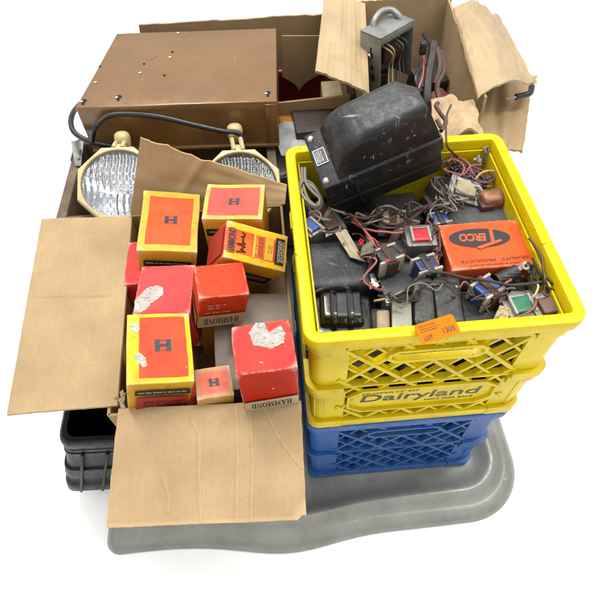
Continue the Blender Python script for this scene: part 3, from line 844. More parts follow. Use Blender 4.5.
# grey chipboard cartons lower down
t = thing('carton', 'plain grey chipboard carton showing behind the tall red carton', 'carton', at(262, 320, .408, .12, -4), CART); part('carton_body', rbox(.085, .10, .12, .002, 6, .001, 20, 3), greyboard, t)
t = thing('carton', 'plain grey chipboard carton low behind the smallest pink carton', 'carton', at(233, 350, .392, .11, 3), CART); part('carton_body', rbox(.055, .13, .11, .002, 6, .001, 20, 4), greyboard, t)
# partly seen cartons below
t = carton('yellow carton lying low under the front left carton', at(175, 397, .372, .09, 2), .075, .07, .09, TF, YB, YB, 12, .001, .001); front_strip(t, .075, .07, .09, seed=12)
carton('red carton barely showing between pink carton and left wall', at(140, 262, .425, .12, 0), .045, .09, .12, PB, PB, PB, 13)
bm = rbox(.06, .07, .07, .004, 6, .003, 30, 2); solo('transformer', bm, steel, 'tarnished metal transformer deep in the front left box corner', 'transformer', at(128, 388, .362, .07, 10))
# hidden fill the upper cartons stand on
for px, py, z, a, b, c, lab in ((165, 215, .365, .09, .08, .09, 'yellow carton buried under the orange topped carton'), (240, 250, .37, .09, .1, .095, 'yellow carton buried under the tilted carton'), (215, 300, .40, .07, .06, .125, 'yellow carton buried under the scarlet carton'),
                               (160, 295, .355, .09, .07, .08, 'yellow carton buried under the pink red carton'), (160, 352, .372, .09, .065, .095, 'yellow carton buried under the chipped yellow carton'), (268, 372, .40, .075, .065, .125, 'yellow carton buried under the tall red carton'), (215, 388, .366, .045, .05, .09, 'yellow carton buried under the smallest carton')):
    carton(lab, at(px, py, z, c, random.uniform(-3, 3)), a, b, c, YB, YB, YB, int(px), .001, .001, n=5)

# ------------------------------------------------------------------ brown emergency light on the rear boxes
def emergency_light():
    h = .10
    fl, fr, bl = P(75, 108, .50), P(277, 101, .50), P(111, 34, .50)
    x = (fr-fl); x.z = 0
    M, w, d = frame(fl, fr, bl, h)
    d = .262
    y = M.to_3x3() @ Vector((0, 1, 0)); c = (fl+fr)/2+y*d/2; M.translation = c-Vector((0, 0, h))
    t = thing('emergency_light', 'brown enamelled emergency lighting unit with two cream lamp heads', 'emergency light', M)
    I = M.inverted()
    bm = bmesh.new()
    faces_box(bm, 0, 0, h/2, w, d, h, bevel=.0025, seg=3)
    # back left corner is cut shallower, as seen: top narrows to the rear
    for v in bm.verts:
        f = (v.co.y+d/2)/d
        if v.co.x < 0: v.co.x += .03*f
    bmesh.ops.subdivide_edges(bm, edges=bm.edges, cuts=5, use_grid_fill=True)
    for v in bm.verts:
        v.co.z += .0006*noise.noise(v.co*14); v.co.y += .0006*noise.noise(v.co*9+Vector((4, 0, 0)))
        if v.co.y < -d/2+.004: v.co.y -= .0
    part('case', bm, brown_paint, t)
    # keyhole slots and drilled holes
    hole = plain('dark_hole', (.006, .005, .004), .9, bump=0); hol2 = plain('pale_hole', (.72, .68, .6), .7, bump=0)
    def disc(px, py, r, mi=0, key=False):
        bm = bmesh.new(); p = I @ P(px, py, .5)
        poly(bm, [(p.x+r*math.cos(a*.524), p.y+r*math.sin(a*.524)) for a in range(12)], h+.0009, mi)
        if key:
            rect(bm, p.x-r*.45, p.y-r*2.4, p.x+r*.45, p.y-r*.7, h+.0012, 0)
            poly(bm, [(p.x-r*.7+r*.5*math.cos(a*.524), p.y-r*.5+r*.5*math.sin(a*.524)) for a in range(12)], h+.0015, 1)
        part('screw_hole', bm, [hole, hol2], t, False)
    for px, py in ((84, 101), (119, 97), (268, 93)): disc(px, py, .0052, 0, True)
    for px, py in ((164.5, 75.5), (172.5, 52), (100, 66.5), (144, 64)): disc(px, py, .0026, 0)
    for px, py in ((170, 57.5), (140, 73), (95.5, 82.5), (178, 33)): disc(px, py, .0028, 1)
    # paint rubbed off
    for pts in (((205, 52), (210, 46), (217, 50), (224, 51)), ((199, 60), (198, 56), (202, 53)), ((233, 55), (236, 64)), ((150, 60), (157, 56)), ((240, 48), (235, 60))):
        bm = bmesh.new(); tube(bm, [(*(I @ P(a, b, .5)).xy, h+.0003) for a, b in pts], .00045, 4, 0, sub=4)
        part('paint_scratch', bm, plain('pale_scratch', (.42, .29, .18), .6, bump=0), t, False)
    # lower flange and side seam
    bm = bmesh.new()
    faces_box(bm, 0, -d/2-.002, .006, w-.004, .008, .006, bevel=.001); faces_box(bm, w/2-.012, -d/2-.0012, h/2, .022, .0024, h-.01, bevel=.0008)
    part('front_flange', bm, brown_paint, t)
    # lamp heads
    lensm = N('ribbed_lens_glass'); o = lensm.tc.outputs['Object']
    lensm.b.inputs['Base Color'].default_value = (.95, .97, 1, 1); lensm.b.inputs['Roughness'].default_value = .04
    lensm.b.inputs['Transmission Weight'].default_value = 1.0; lensm.b.inputs['IOR'].default_value = 1.5
    refl = plain('mirror_reflector', (.72, .74, .77), .26, 1, var=.1, bump=0)
    bulb = plain('bulb_glass', (.7, .7, .68), .1, bump=0)
    for cx, cy, z, kx, ky, ky2, turn in ((119, 185, .425, 123, 141, .335, 12), (241, 188, .425, 235, 133, .335, -10)):
        c = P(cx, cy, z); kn = PY(kx, ky, ky2)
        n = (Vector((0.06, -.42, 1))).normalized()
        xx = Vector((1, 0, 0)); xx = (xx-n*xx.dot(n)).normalized(); yy = n.cross(xx)
        L = I @ (Matrix((xx, yy, n)).transposed().to_4x4())
        Lm = Matrix((xx, yy, n)).transposed().to_4x4(); Lm.translation = c
        Lm = I @ Lm
        ro = .074
        bm = bmesh.new()
        prof8 = [(.030, -.065, 1), (.05, -.05, 1), (ro*.92, -.018, 1), (ro*1.0, -.012, 1), (ro*1.0, .006, 1), (ro*.985, .0095, 1), (ro*.965, .011, 1), (ro*.885, .0115, 0), (ro*.865, .0105, 0), (ro*.86, .002, 0)]
        rings = []
        for r_, z_, k8 in prof8:
            ring = []
            for q in range(64):
                a = 2*math.pi*q/64; m8 = (a-R(0)+R(22.5)) % R(45)-R(22.5)
                f8 = math.cos(R(22.5))/math.cos(m8)*1.03 if k8 else 1
                ring.append(bm.verts.new(Lm @ Vector((r_*f8*math.cos(a), r_*f8*math.sin(a), z_))))
            rings.append(ring)
        for a8, b8 in zip(rings, rings[1:]):
            for q in range(64): bm.faces.new((a8[q], a8[(q+1) % 64], b8[(q+1) % 64], b8[q]))
        hd = part('lamp_head', bm, cream_pl, t, True, angle=25)
        bm = bmesh.new(); lathe(bm, [(ro*.86, .0045), (ro*.86, .001), (ro*.6, -.02), (ro*.3, -.036), (.012, -.042), (0, -.043)], 32, Lm); part('reflector', bm, refl, hd)
        bm = bmesh.new(); lathe(bm, [(0, -.012), (.006, -.014), (.008, -.02), (.006, -.03), (.004, -.042)], 12, Lm); part('bulb', bm, bulb, hd)
        # lens with moulded ribs
        bm = bmesh.new(); RR = ro*.88; n_ = 90; G = {}
        for i in range(n_+1):
            for j in range(n_+1):
                a, b = (i/n_*2-1), (j/n_*2-1)
                # square to disc
                u = a*math.sqrt(1-b*b/2); v = b*math.sqrt(1-a*a/2); r2 = u*u+v*v
                zz = .0045+.008*(1-r2)
                rib = .0010*math.sin(u*RR*2*math.pi/.0115+.7*math.sin(v*7))+.0004*math.sin(v*RR*2*math.pi/.017+math.sin(u*5)*.6) if r2 < .9 else 0
                G[i, j] = (bm.verts.new(Lm @ Vector((u*RR, v*RR, zz+rib))), bm.verts.new(Lm @ Vector((u*RR, v*RR, zz-.003))))
        for i in range(n_):
            for j in range(n_):
                q = [(i, j), (i+1, j), (i+1, j+1), (i, j+1)]
                bm.faces.new([G[k][0] for k in q]); bm.faces.new([G[k][1] for k in q[::-1]])
        bd = [(i, 0) for i in range(n_)]+[(n_, j) for j in range(n_)]+[(i, n_) for i in range(n_, 0, -1)]+[(0, j) for j in range(n_, 0, -1)]
        for k in range(len(bd)):
            a, b = bd[k], bd[(k+1) % len(bd)]; bm.faces.new((G[a][1], G[b][1], G[b][0], G[a][0]))
        part('lens', bm, lensm.m, hd)
        # arm, yoke and domed thumb nut
        e = Lm @ Vector((0, ro*.93, 0)); k0 = I @ kn
        bm = bmesh.new()
        dr = (k0-e)
        for s in (-.008, .008):
            tube(bm, [e+Vector((s, 0, .006)), e+dr*.5+Vector((s, 0, .006)), k0+Vector((s, 0, -.004))], .0042, 6, sub=3)
        faces_box(bm, *(e+dr*.15), .024, .016, .012, bevel=.002); faces_box(bm, *(e+dr*.8), .022, .012, .014, bevel=.003)
        part('yoke', bm, cream_pl, hd)
        bm = bmesh.new()
        K = Matrix.Translation(k0) @ Matrix.Rotation(R(-18), 4, 'X')
        lathe(bm, [(.011, -.014), (.0135, -.010), (.0145, 0), (.0148, .007), (.0132, .013), (.009, .0165), (0, .018)], 24, K); part('thumb_nut', bm, cream_pl, hd)
        bm = bmesh.new(); lathe(bm, [(.0, .0), (.004, .0), (.004, .003), (0, .0035)], 10, Matrix.Translation(k0+Vector((.013, -.012, -.006))) @ Matrix.Rotation(R(60), 4, 'X')); part('screw', bm, bright, hd)
    # black mains cord
    bm = bmesh.new()
    pts = [P(80, 104, .43), P(73, 113, .45), P(71, 124, .455), P(76, 134, .45), P(92, 142, .44), P(115, 147, .42)]
    tube(bm, [I @ p for p in pts], .0052, 10, sub=8)
    pts = [P(92, 141, .445), P(95, 128, .475), P(108, 116, .487), P(130, 114, .487), P(160, 117, .485), P(195, 125, .475), P(222, 131, .468), P(238, 133, .462), P(243, 140, .45)]
    tube(bm, [I @ p for p in pts], .0048, 10, sub=8)
    part('power_cord', bm, w_black, t)
emergency_light()

# wooden crate under the lamps
def wood_crate():
    t = thing('wooden_crate', 'old wooden crate with grey corner bracket under the lamp heads', 'crate', Matrix.Translation((-.387, .31, 0)))
    I = t.matrix_world.inverted()
    def wall(nm, x0, x1, y0, y1, z0, z1):
        bm = rbox(x1-x0, y1-y0, z1-z0, .002, 6, .0012, 18, x0*9); bm.transform(I @ Matrix.Translation(((x0+x1)/2, (y0+y1)/2, z0))); return part(nm, bm, wood, t)
    wall('side_board', -.592, -.574, .192, .428, 0, .392); wall('side_board', -.205, -.187, .192, .428, 0, .392)
    wall('end_board', -.5735, -.2055, .41, .428, 0, .392); wall('end_board', -.5735, -.2055, .192, .206, 0, .392); wall('floor_board', -.5735, -.2055, .2065, .4095, .002, .016)
    bm = bmesh.new()
    q = [P(71, 141, .42), P(84, 141, .415), P(81, 166, .395), P(75, 166, .395)]
    b2 = sheet_panel(I @ q[3], I @ q[2], I @ q[0], I @ q[1], 4, 6, .002); join(bm, b2)
    faces_box(bm, -.205, .07, .37, .002, .04, .05)
    for px, py in ((80, 150), (79, 158)):
        b2 = bmesh.new(); lathe(b2, [(0, .004), (.003, .004), (.004, 0)], 10, Matrix.Translation(I @ (P(px, py, .412)+Vector((0, -.004, 0))))); join(bm, b2)
    part('corner_bracket', bm, galv, t)
wood_crate()

# ------------------------------------------------------------------ cardboard box behind, under the brown unit
def rear_box():
    x0, x1, y0, y1, zt = -.525, -.028, .445, .665, .392
    t = thing('cardboard_box', 'brown cardboard box behind and under the brown lighting unit', 'cardboard box', Matrix.Translation(((x0+x1)/2, (y0+y1)/2, 0)))
    I = t.matrix_world.inverted()
    def wall(nm, a, b, c, d, m=kraft_d, **k): return part(nm, sheet_panel(I @ Vector(a), I @ Vector(b), I @ Vector(c), I @ Vector(d), 24, 16, .005, **k), m, t)
    j = lambda s, a=.002: (lambda u, v: a*noise.noise(Vector((u*5, v*4, s))))
    zf = PY(310, 100, y0).z
    wall('side_wall', (x0, y0, 0), (x0, y1, 0), (x0, y0, zt), (x0, y1, zt))
    wall('side_wall', (x1, y1, 0), (x1, y0, 0), (x1, y1, .47), (x1, y0, .40))
    wall('back_wall', (x1, y1, 0), (x0, y1, 0), (x1, y1, .4985), (x0+.065, y1, .4985), disp=j(1, .004), edge=lambda u, v: (u, v+(.006*noise.noise(Vector((u*20, 1, 1))) if v > .9 else 0)))
    wall('front_wall', (x0, y0, 0), (-.19, y0, 0), (x0, y0, zt), (-.19, y0, zt))
    wall('front_wall', (-.189, y0, 0), (x1, y0, 0), (-.189, y0, zf-.002), (x1, y0, zf+.006), kraft_d, wear=lambda u, v: .9 if v > .95 else 0)
    wall('bottom', (x0, y0, .003), (x1, y0, .003), (x0, y1, .003), (x1, y1, .003))
    # rounded tongue hanging down inside from the back wall
    bm = bmesh.new()
    def tongue(u, v): 
        return u, v
    a, b = PY(283, 55, .655), PY(322, 50, .655)
    top = [PY(282+40*k/16, 36, .604) for k in range(17)]
    def low(x):
        return 91-16*abs(x)**.6 if x < 0 else 91-17*abs(x)**.6
    bot = [PY(282+40*k/16, low((k-7)/8.5), .602) for k in range(17)]
    A = [[bm.verts.new(I @ p) for p in top], [bm.verts.new(I @ p) for p in bot]]
    B = [[bm.verts.new(I @ (p+Vector((0, .003, 0)))) for p in top], [bm.verts.new(I @ (p+Vector((0, .003, 0)))) for p in bot]]
    for k in range(16):
        bm.faces.new((A[1][k], A[1][k+1], A[0][k+1], A[0][k])); bm.faces.new((B[0][k], B[0][k+1], B[1][k+1], B[1][k]))
        bm.faces.new((A[1][k+1], A[1][k], B[1][k], B[1][k+1])); bm.faces.new((A[0][k], A[0][k+1], B[0][k+1], B[0][k]))
    for k in (0, 16): bm.faces.new((A[0][k], A[1][k], B[1][k], B[0][k]))
    bmesh.ops.recalc_face_normals(bm, faces=bm.faces)
    part('tongue', bm, kraft_d, t)
rear_box()
p = PY(303, 82, .60)
solo('binder', rbox(.115, .03, .17, .008, 6, .001, 10, 1), c_maroon, 'dark red box inside the rear cardboard box beside the brown unit', 'box', Matrix.Translation((p.x-.004, .632, p.z-.15)))
p = PY(334, 92, .55)
solo('small_box', rbox(.07, .06, .16, .003, 5, .001, 20, 5), c_cream, 'cream box inside the rear cardboard box next to the dark red box', 'box', Matrix.Translation((p.x+.008, .55, p.z-.15)))
# odds and ends between the rear box and the yellow crate
solo('small_box', rbox(.05, .05, .14, .002, 5, .0008, 20, 6), c_orange, 'orange card box wedged behind the yellow crate', 'box', at(292, 121, .405, .14, 4))
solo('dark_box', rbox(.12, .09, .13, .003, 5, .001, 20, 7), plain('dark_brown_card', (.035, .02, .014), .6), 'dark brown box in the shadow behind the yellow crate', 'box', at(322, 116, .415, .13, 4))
def papers(label, px, py, z, w_, d_, yaw, tx, m, seed):
    bm = sheet_panel((-w_/2, -d_/2, 0), (w_/2, -d_/2, 0), (-w_/2, d_/2, 0), (w_/2, d_/2, 0), 16, 16, .0015, disp=lambda u, v: .010*noise.noise(Vector((u*2.5, v*2.5, seed)))+.004*noise.noise(Vector((u*7, v*7, seed))))
    solo('crumpled_paper', bm, m, label, 'paper', at(px, py, z, 0, yaw, tx))
papers('crumpled pale grey paper behind the yellow crate corner', 293, 137, .398, .07, .07, 15, 20, plain('pale_grey_paper', (.42, .43, .44), .7, bump=.3), 2)
papers('crumpled grey sheet beside the brown unit and yellow crate', 288, 150, .36, .07, .11, 5, 28, plain('mid_grey_paper', (.2, .2, .21), .6, bump=.3), 4)
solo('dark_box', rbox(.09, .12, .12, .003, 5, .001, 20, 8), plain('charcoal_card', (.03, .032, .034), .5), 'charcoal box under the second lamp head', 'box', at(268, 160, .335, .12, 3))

def bolt(bm, x, y, z, r=.006, T=None):
    lathe(bm, [(0, r*.55), (r*.5, r*.5), (r*.9, r*.25), (r, 0)], 12, (T or Matrix()) @ Matrix.Translation((x, y, z)))
def block(label, M, w, d, h, m, r=.003, seed=0, amp=.0006, bolts=0, name='transformer', group=None, flange=False):
    t = thing(name, label, 'transformer', M, group)
    part('case', rbox(w, d, h, r, 8, amp, 20, seed, .0004), m, t)
    if flange: part('flange', rbox(w+.014, d+.004, .006, .001, 5), m, t)
    if bolts:
        for sx in ((-1, 1) if bolts != 1 else (1,)):
            for sy in ((-1, 1) if bolts == 4 else (.7,)):
                bm = bmesh.new(); bolt(bm, sx*(w/2-.008), sy*(d/2-.009), h, .0036); part('bolt', bm, steel, t)
    return t
# ------------------------------------------------------------------ torn cardboard box behind the yellow crate
def torn_box():
    zt = .50; x0, x1, y0, y1 = -.012, .198, .305, .665
    t = thing('cardboard_box', 'torn cardboard box with taped flaps behind the yellow crate', 'cardboard box', Matrix.Translation(((x0+x1)/2, (y0+y1)/2, 0)))
    I = t.matrix_world.inverted()
    def sh(nm, a, b, c, d, m, nu=30, nv=24, th=.0045, label=None, **k): return part(nm, sheet_panel(I @ Vector(a), I @ Vector(b), I @ Vector(c), I @ Vector(d), nu, nv, th, **k), m, t, label=label)
    j = lambda s, a=.004: (lambda u, v: a*noise.noise(Vector((u*3, v*3, s)))+.0015*noise.noise(Vector((u*11, v*11, s))))
    sh('side_wall', (x0+.006, y1, 0), (x0+.006, y0, 0), (x0+.02, y1, zt), (x0-.004, y0, zt-.02), kraft, disp=j(1))
    sh('back_wall', (x1+.02, y1, 0), (x0, y1, 0), (x1+.025, y1+.005, .525), (x0+.03, y1, .52), kraft, disp=j(2), edge=lambda u, v: (u, v+(.012*noise.noise(Vector((u*15, 1, 4))) if v > .9 else 0)))
    sh('side_wall', (x1-.004, y0, 0), (x1+.02, y1, 0), (x1-.006, y0, zt+.012), (x1+.016, y1, zt+.014), kraft, disp=j(3, .006))
    sh('front_wall', (x0, y0, 0), (x1-.01, y0, 0), (x0, y0, .40), (x1-.01, y0, .42), kraft, disp=j(4))
    sh('bottom', (x0, y0, .003), (x1, y0, .003), (x0, y1, .003), (x1, y1, .003), kraft_d)
    # left flap standing out, with a shiny strip of old tape and a torn lower corner
    a, b, c, d = P(365, 4, .515), P(369, 95, .50), P(324, -4, .535), P(315, 72, .53)
    sh('flap', a, c, b, d, kraft_t, 40, 40, disp=lambda u, v: .004*math.sin(u*3)+.004*noise.noise(Vector((u*4, v*4, 8)))+crease(v, u, [(0, .72), (1, .5)], .05, .002), edge=lambda u, v: (u, v+(-.0 if v < .9 else .02*noise.noise(Vector((u*9, 2, 2)))+.008*noise.noise(Vector((u*30, 2, 2))))), label='left flap with torn lower corner')
    # right flap rolled over the wall and hanging outward
    A, B = P(453, 9, .515), P(478, 99, .51)
    C, D = P(498, 18, .475), P(534, 84, .485)
    def roll(u, v):   # v outward
        up = .022*math.sin(math.pi*min(1, v*1.15))**.8 if v < .87 else .004
        return Vector((0, 0, up*(1-.25*u)+.004*noise.noise(Vector((u*4, v*4, 2)))+.003*noise.noise(Vector((u*10, v*8, 5)))+crease(v, u, [(.3, .1), (.5, .5), (.35, .9)], .06, .003)))
    sh('flap', B, D, A, C, kraft_t, 40, 48, disp=lambda u, v: roll(1-v, u), edge=lambda u, v: (u, v+(.02*math.sin(u*3.1) if v < .05 else 0)+.012*noise.noise(Vector((u*16, 3, v*3)))), label='right flap rolled over the side wall')
    # frayed tip
    bm = bmesh.new()
    for k in range(6):
        p = P(528+k*.6, 80+k*.8, .487); q = P(536+random.uniform(-2, 2), 78+k*1.4, .49)
        join(bm, sheet_panel(I @ p, I @ (p+Vector((0, .006, .001))), I @ q, I @ (q+Vector((0, .004, .004))), 3, 3, .0008))
    part('torn_corner', bm, kraft_p, t)
    # lower board under the rolled flap
    sh('lower_flap', P(480, 142, .43), P(522, 153, .405), P(472, 76, .455), P(533, 76, .44), kraft, disp=lambda u, v: .006*noise.noise(Vector((u*5, v*3, 6)))-.01*math.exp(-((u-.45)/.08)**2), edge=lambda u, v: (u+(.03*noise.noise(Vector((1, v*9, 6))) if u > .9 else 0), v+(.05*noise.noise(Vector((u*10, 1, 6))) if v < .1 else 0)))
    # crumpled front flap leaning on the crate
    sh('crumpled_flap', P(432, 139, .505), P(483, 137, .50), P(430, 99, .49), P(474, 100, .485), kraft_p, 44, 34, disp=lambda u, v: .022*noise.noise(Vector((u*2.2, v*2.2, 9)))+.010*abs(noise.noise(Vector((u*4, v*4, 3))))+.0015*noise.noise(Vector((u*13, v*13, 5))), edge=lambda u, v: (u+(.10*noise.noise(Vector((1, v*4, 2)))+.02*noise.noise(Vector((1, v*15, 2))) if u > .95 else 0), v+(.06*noise.noise(Vector((u*5, 1, 6))) if v > .95 else 0)))
torn_box()

def chassis():
    z = .545
    fl, fr = P(366, 40, z), P(387, 41, z)
    bl = P(397, 17, z+.005)
    M, w, d = frame(fl, fr, bl, .115); 
    # the top plate is a parallelogram in the photo: keep depth along the camera-right diagonal
    ax = (P(412, 18, z+.005)-fr); d = ax.length; ax.normalize()
    xx = (fl-fr); xx -= ax*xx.dot(ax); w = max(.055, xx.length); xx.normalize()
    zz = (-xx).cross(ax) if True else None
    Rm = Matrix((-xx, ax, zz)).transposed()
    M = Rm.to_4x4(); M.translation = fr+xx*w/2+ax*d/2-zz*.115
    M = M @ Matrix.Translation((0, 0, .115)) @ Matrix.Rotation(R(-13), 4, 'Z') @ Matrix.Rotation(R(-7), 4, 'Y') @ Matrix.Translation((0, 0, -.115))
    t = thing('metal_chassis', 'open grey sheet metal chassis standing in the torn cardboard box', 'chassis', M)
    h = .115; th = .0022
    bm = bmesh.new()
    faces_box(bm, 0, 0, h-th/2, w, d, th, bevel=.0006); faces_box(bm, 0, -d/2+th/2, h/2-.0015, w, th, h-.003, bevel=.0005); faces_box(bm, 0, d/2-th/2, h/2-.0015, w, th, h-.003, bevel=.0005); faces_box(bm, -w/2+th/2, 0, h/2-.0015, th, d-2*th-.0005, h-.003)
    faces_box(bm, w/2-th/2, 0, h-.0085, th, d-.006, .012, bevel=.0004)
    part('sheet_frame', bm, galv, t)
    bm = bmesh.new()
    for x, zz_, r in ((.004, .075, .0045), (.006, .05, .004), (.008, .03, .0065)):
        poly(bm, [(x+r*math.cos(a*.524), zz_+r*1.3*math.sin(a*.524)) for a in range(12)])
    rect(bm, .000, .073, .004, .09, .0002)
    part('cutouts', place_bm(bm, Matrix.Translation((0, -d/2-.0008, 0)) @ FRONT), plain('dark_hole', (.006, .005, .004)), t, False)
    bm = bmesh.new(); lathe(bm, [(0, .003), (.004, .003), (.005, 0)], 10, Matrix.Translation((-.002, -d/2-.001, .072)) @ FRONT); part('screw', bm, bright, t)
    # parts and wiring inside
    bm = rbox(w*.6, d*.5, .045, .003, 4, .001, 30, 2); bm.transform(Matrix.Translation((-.004, .005, .045))); part('coil', bm, rust, t)
    for k in range(5):
        bm = bmesh.new(); rnd = random.Random(k)
        tube(bm, [(w*.2, -d*.3+k*.012, .09), (w*.45+rnd.random()*.01, -d*.2+k*.012, .075), (w*.3, -d*.1+k*.01, .04), (w*.45, -d*.2+k*.012, .01)], .0016, 6); part('wire', bm, (w_yellow, w_white, w_dark, w_grey, w_violet)[k], t)
    for k in range(3):
        bm = bmesh.new(); lathe(bm, [(0, .012), (.005, .012), (.006, 0), (.004, 0)], 10, Matrix.Translation((w*.15, -d*.15+k*.026, h-.02)) @ Matrix.Rotation(R(75), 4, 'Y')); part('terminal', bm, steel, t)
    # curved metal conduit behind
    bm = bmesh.new()
    tube(bm, [M.inverted() @ p for p in (P(374, 36, .53), P(374, 22, .55), P(381, 12, .56), P(391, 10, .56), P(398, 15, .555), P(402, 22, .545))], .0062, 10)
    part('conduit', bm, galv, t)
chassis()
def cable(name, label, pts, r, m, cat='wire', group=None, seg=8, extra=None):
    bm = bmesh.new()
    P0 = P(*pts[0])
    tube(bm, [P(*p)-P0 for p in pts], r, seg)
    if extra:
        for q in extra: tube(bm, [P(*p)-P0 for p in q], r, seg)
    o = solo(name, bm, m, label, cat, Matrix.Translation(P0), group); return o
cable('cable', 'thick dark taped cable standing in the torn cardboard box', [(434, 42, .55), (431, 60, .53), (428, 80, .51), (427, 100, .49), (426, 118, .46)], .0075, plain('dark_tape', (.03, .025, .024), .5, bump=.5), 'cable')
cable('wire', 'thin dusty pink wire beside the thick dark taped cable', [(424, 48, .53), (424, 62, .52), (423, 76, .51), (419, 88, .505), (420, 97, .48)], .0022, w_pink)
solo('wire_nut', place_bm(rbox(.012, .012, .024, .003, 4), Matrix()), w_black, 'black connector on the end of the thin pink wire', 'connector', at(423, 48, .545, .012))
solo('scrap', rbox(.05, .04, .20, .006, 6, .006, 25, 2), colour('dull_red_scrap', (.25, .05, .04), .6), 'dull red scrap at the bottom of the torn cardboard box', 'scrap', at(438, 95, .44, .20, 20))
solo('scrap', rbox(.16, .20, .24, .01, 8, .014, 12, 3), plain('dark_scrap', (.06, .045, .035), .7), 'heap of dark tangled parts filling the torn cardboard box', 'scrap', Matrix.Translation((.085, .50, .012)))
cable('cable', 'slack black cable looping beside the metal chassis', [(424, 34, .50), (432, 50, .515), (424, 64, .50), (416, 78, .495), (421, 92, .48)], .0045, w_black, 'cable')
cable('cable', 'dark brown cable bundle behind the thick taped cable', [(441, 52, .50), (444, 70, .50), (437, 86, .49), (441, 104, .48)], .005, w_brown, 'cable', None, 8, [[(437, 48, .51), (440, 66, .505), (434, 84, .49)]])
block('dark dusty transformer half hidden in the torn cardboard box', at(430, 74, .42, .06, 15, 10, 0), .07, .06, .06, core_black, .004, 41)
block('rusty brown transformer deep in the torn cardboard box corner', at(446, 70, .38, .06, -10, 0, 10), .06, .06, .06, rust, .004, 42)
block('black transformer behind the metal chassis in the torn box', at(374, 66, .44, .06, 10), .05, .07, .06, core_black, .004, 43)
def plug():
    p = P(521, 96, .462)
    t = thing('cable_plug', 'black plug with silver tip poking out under the rolled flap', 'plug', Matrix.Translation(p))
    bm = bmesh.new(); tube(bm, [(P(q, r, z)-p) for q, r, z in ((532, 86, .46), (530, 93, .462), (523, 95.5, .462), (516, 97, .462))], .006, 10); part('body', bm, w_black, t)
    bm = bmesh.new(); tube(bm, [(P(q, r, z)-p) for q, r, z in ((517, 97, .462), (511, 98, .462), (505, 99, .462))], .003, 8, taper=.6); part('tip', bm, bright, t)
plug()

# ------------------------------------------------------------------ the big black transformer lying across the crate
def big_transformer():
    z = .585
    fl, fr, bl = P(321, 183, .566), P(440, 133, .592), P(305, 141, .575)
    fl, fr, bl = BIG
    H = .085
    M, w, d = frame(fl, fr, bl, H)
    d = max(d, .10)
    t = thing('transformer', 'largest transformer, black with a rounded hood, lying tilted across the crate rim', 'transformer', M)
    bm = bmesh.new()
    for k, (z0, z1, g) in enumerate(((0, .016, .004), (.0162, .030, 0), (.0302, .0565, .002))):     # stacked laminations
        faces_box(bm, 0, 0, (z0+z1)/2, w*.985-g, d*.97-g, z1-z0, bevel=.0008)
    part('core', bm, core_black, t)
    bm = rbox(w+.002, d+.002, .027, .003, 6, .0004, 20); bm.transform(Matrix.Translation((0, 0, H-.029))); part('mounting_flange', bm, black_enamel, t)
    # hood: rounded at the left end, square at the right
    x0, x1 = -w*.355, w*.49; y0, y1 = -d*.42, d*.45; hh = HOOD
    bm = bmesh.new(); nx, ny = 40, 20; G = []
    def prof(x):
        Rr = hh*1.02
        if x < x0+Rr:
            q = (x0+Rr-x)/Rr; return hh*math.sqrt(max(0, 1-q**2.3))
        return hh*(1+.04*(x-x0)/(x1-x0))
    xs = [x0+(x1-x0)*(k/nx)**1.7 for k in range(nx+1)]
    for x in xs:
        row = []; top = prof(x); rr = min(.016, max(top*.5, .0005))
        sec = [(y0-.004, 0)]
        for a in range(0, 91, 15): sec.append((y0+rr-rr*math.cos(R(a)), top-rr+rr*math.sin(R(a))))
        for a in range(0, 91, 15): sec.append((y1-rr+rr*math.sin(R(a)), top-rr+rr*math.cos(R(a))))
        sec.append((y1+.004, 0))
        for y, zz in sec:
            zz = max(zz, 0); f = zz/hh; b_ = (y-y0)/(y1-y0)
            row.append(bm.verts.new((x-(.010+.026*b_)*f*max(0, (x-x0)/(x1-x0)), y-.010*f*b_+.003*f, H-.002+zz*(1-.16*b_))))
        G.append(row)
    for a, b in zip(G, G[1:]):
        for k in range(len(a)-1): bm.faces.new((a[k+1], a[k], b[k], b[k+1]))
    bm.faces.new(G[-1]); 
    bmesh.ops.recalc_face_normals(bm, faces=bm.faces)
    part('hood', bm, black_enamel, t, angle=50)
    for x, y in ((-w*.455, -d*.38), (-w*.455, d*.40), (w*.465, -d*.40-.0)):
        bm = bmesh.new(); bolt(bm, x, y, H-.0018, .0055); part('bolt', bm, bright, t)
    bm = bmesh.new(); rect(bm, -.014, -.009, .014, .009, 0, 0); rect(bm, -.0125, -.0077, .0125, .0077, .0002, 1)
    b2 = bmesh.new(); tiny_lines(b2, -.010, .010, .005, .0016, 4, 0, 3); join(bm, b2, Matrix.Translation((0, 0, .0004)))
    part('nameplate', place_bm(bm, Matrix.Translation((-w*.43, d*.03, H-.0005)) @ Matrix.Rotation(R(90), 4, 'Z')), [plain('plate_silver', (.5, .5, .48), .4, .4, bump=0), plain('plate_black', (.02, .02, .022), .4, bump=0)], t, False)
    bm = bmesh.new()
    for q in (((441, 131, .575), (446, 122, .575), (441, 114, .58), (436, 106, .585), (438, 103, .585)), ((446, 122, .57), (442, 128, .575), (437, 120, .58))):
        tube(bm, [M.inverted() @ P(*p) for p in q], .0032, 8)
    part('lead', bm, w_brown, t)
    # lower side plate of the core, dented strap
    bm = bmesh.new(); tube(bm, [(-w*.22, -d*.5-.001, H-.012), (-w*.24, -d*.5-.003, H-.03), (-w*.235, -d*.5-.002, .012)], .0022, 6); part('seam', bm, core_black, t)
BIG = (P(321, 183, .553), P(440, 132, .610), P(304, 141, .568)); HOOD = .058
big_transformer()

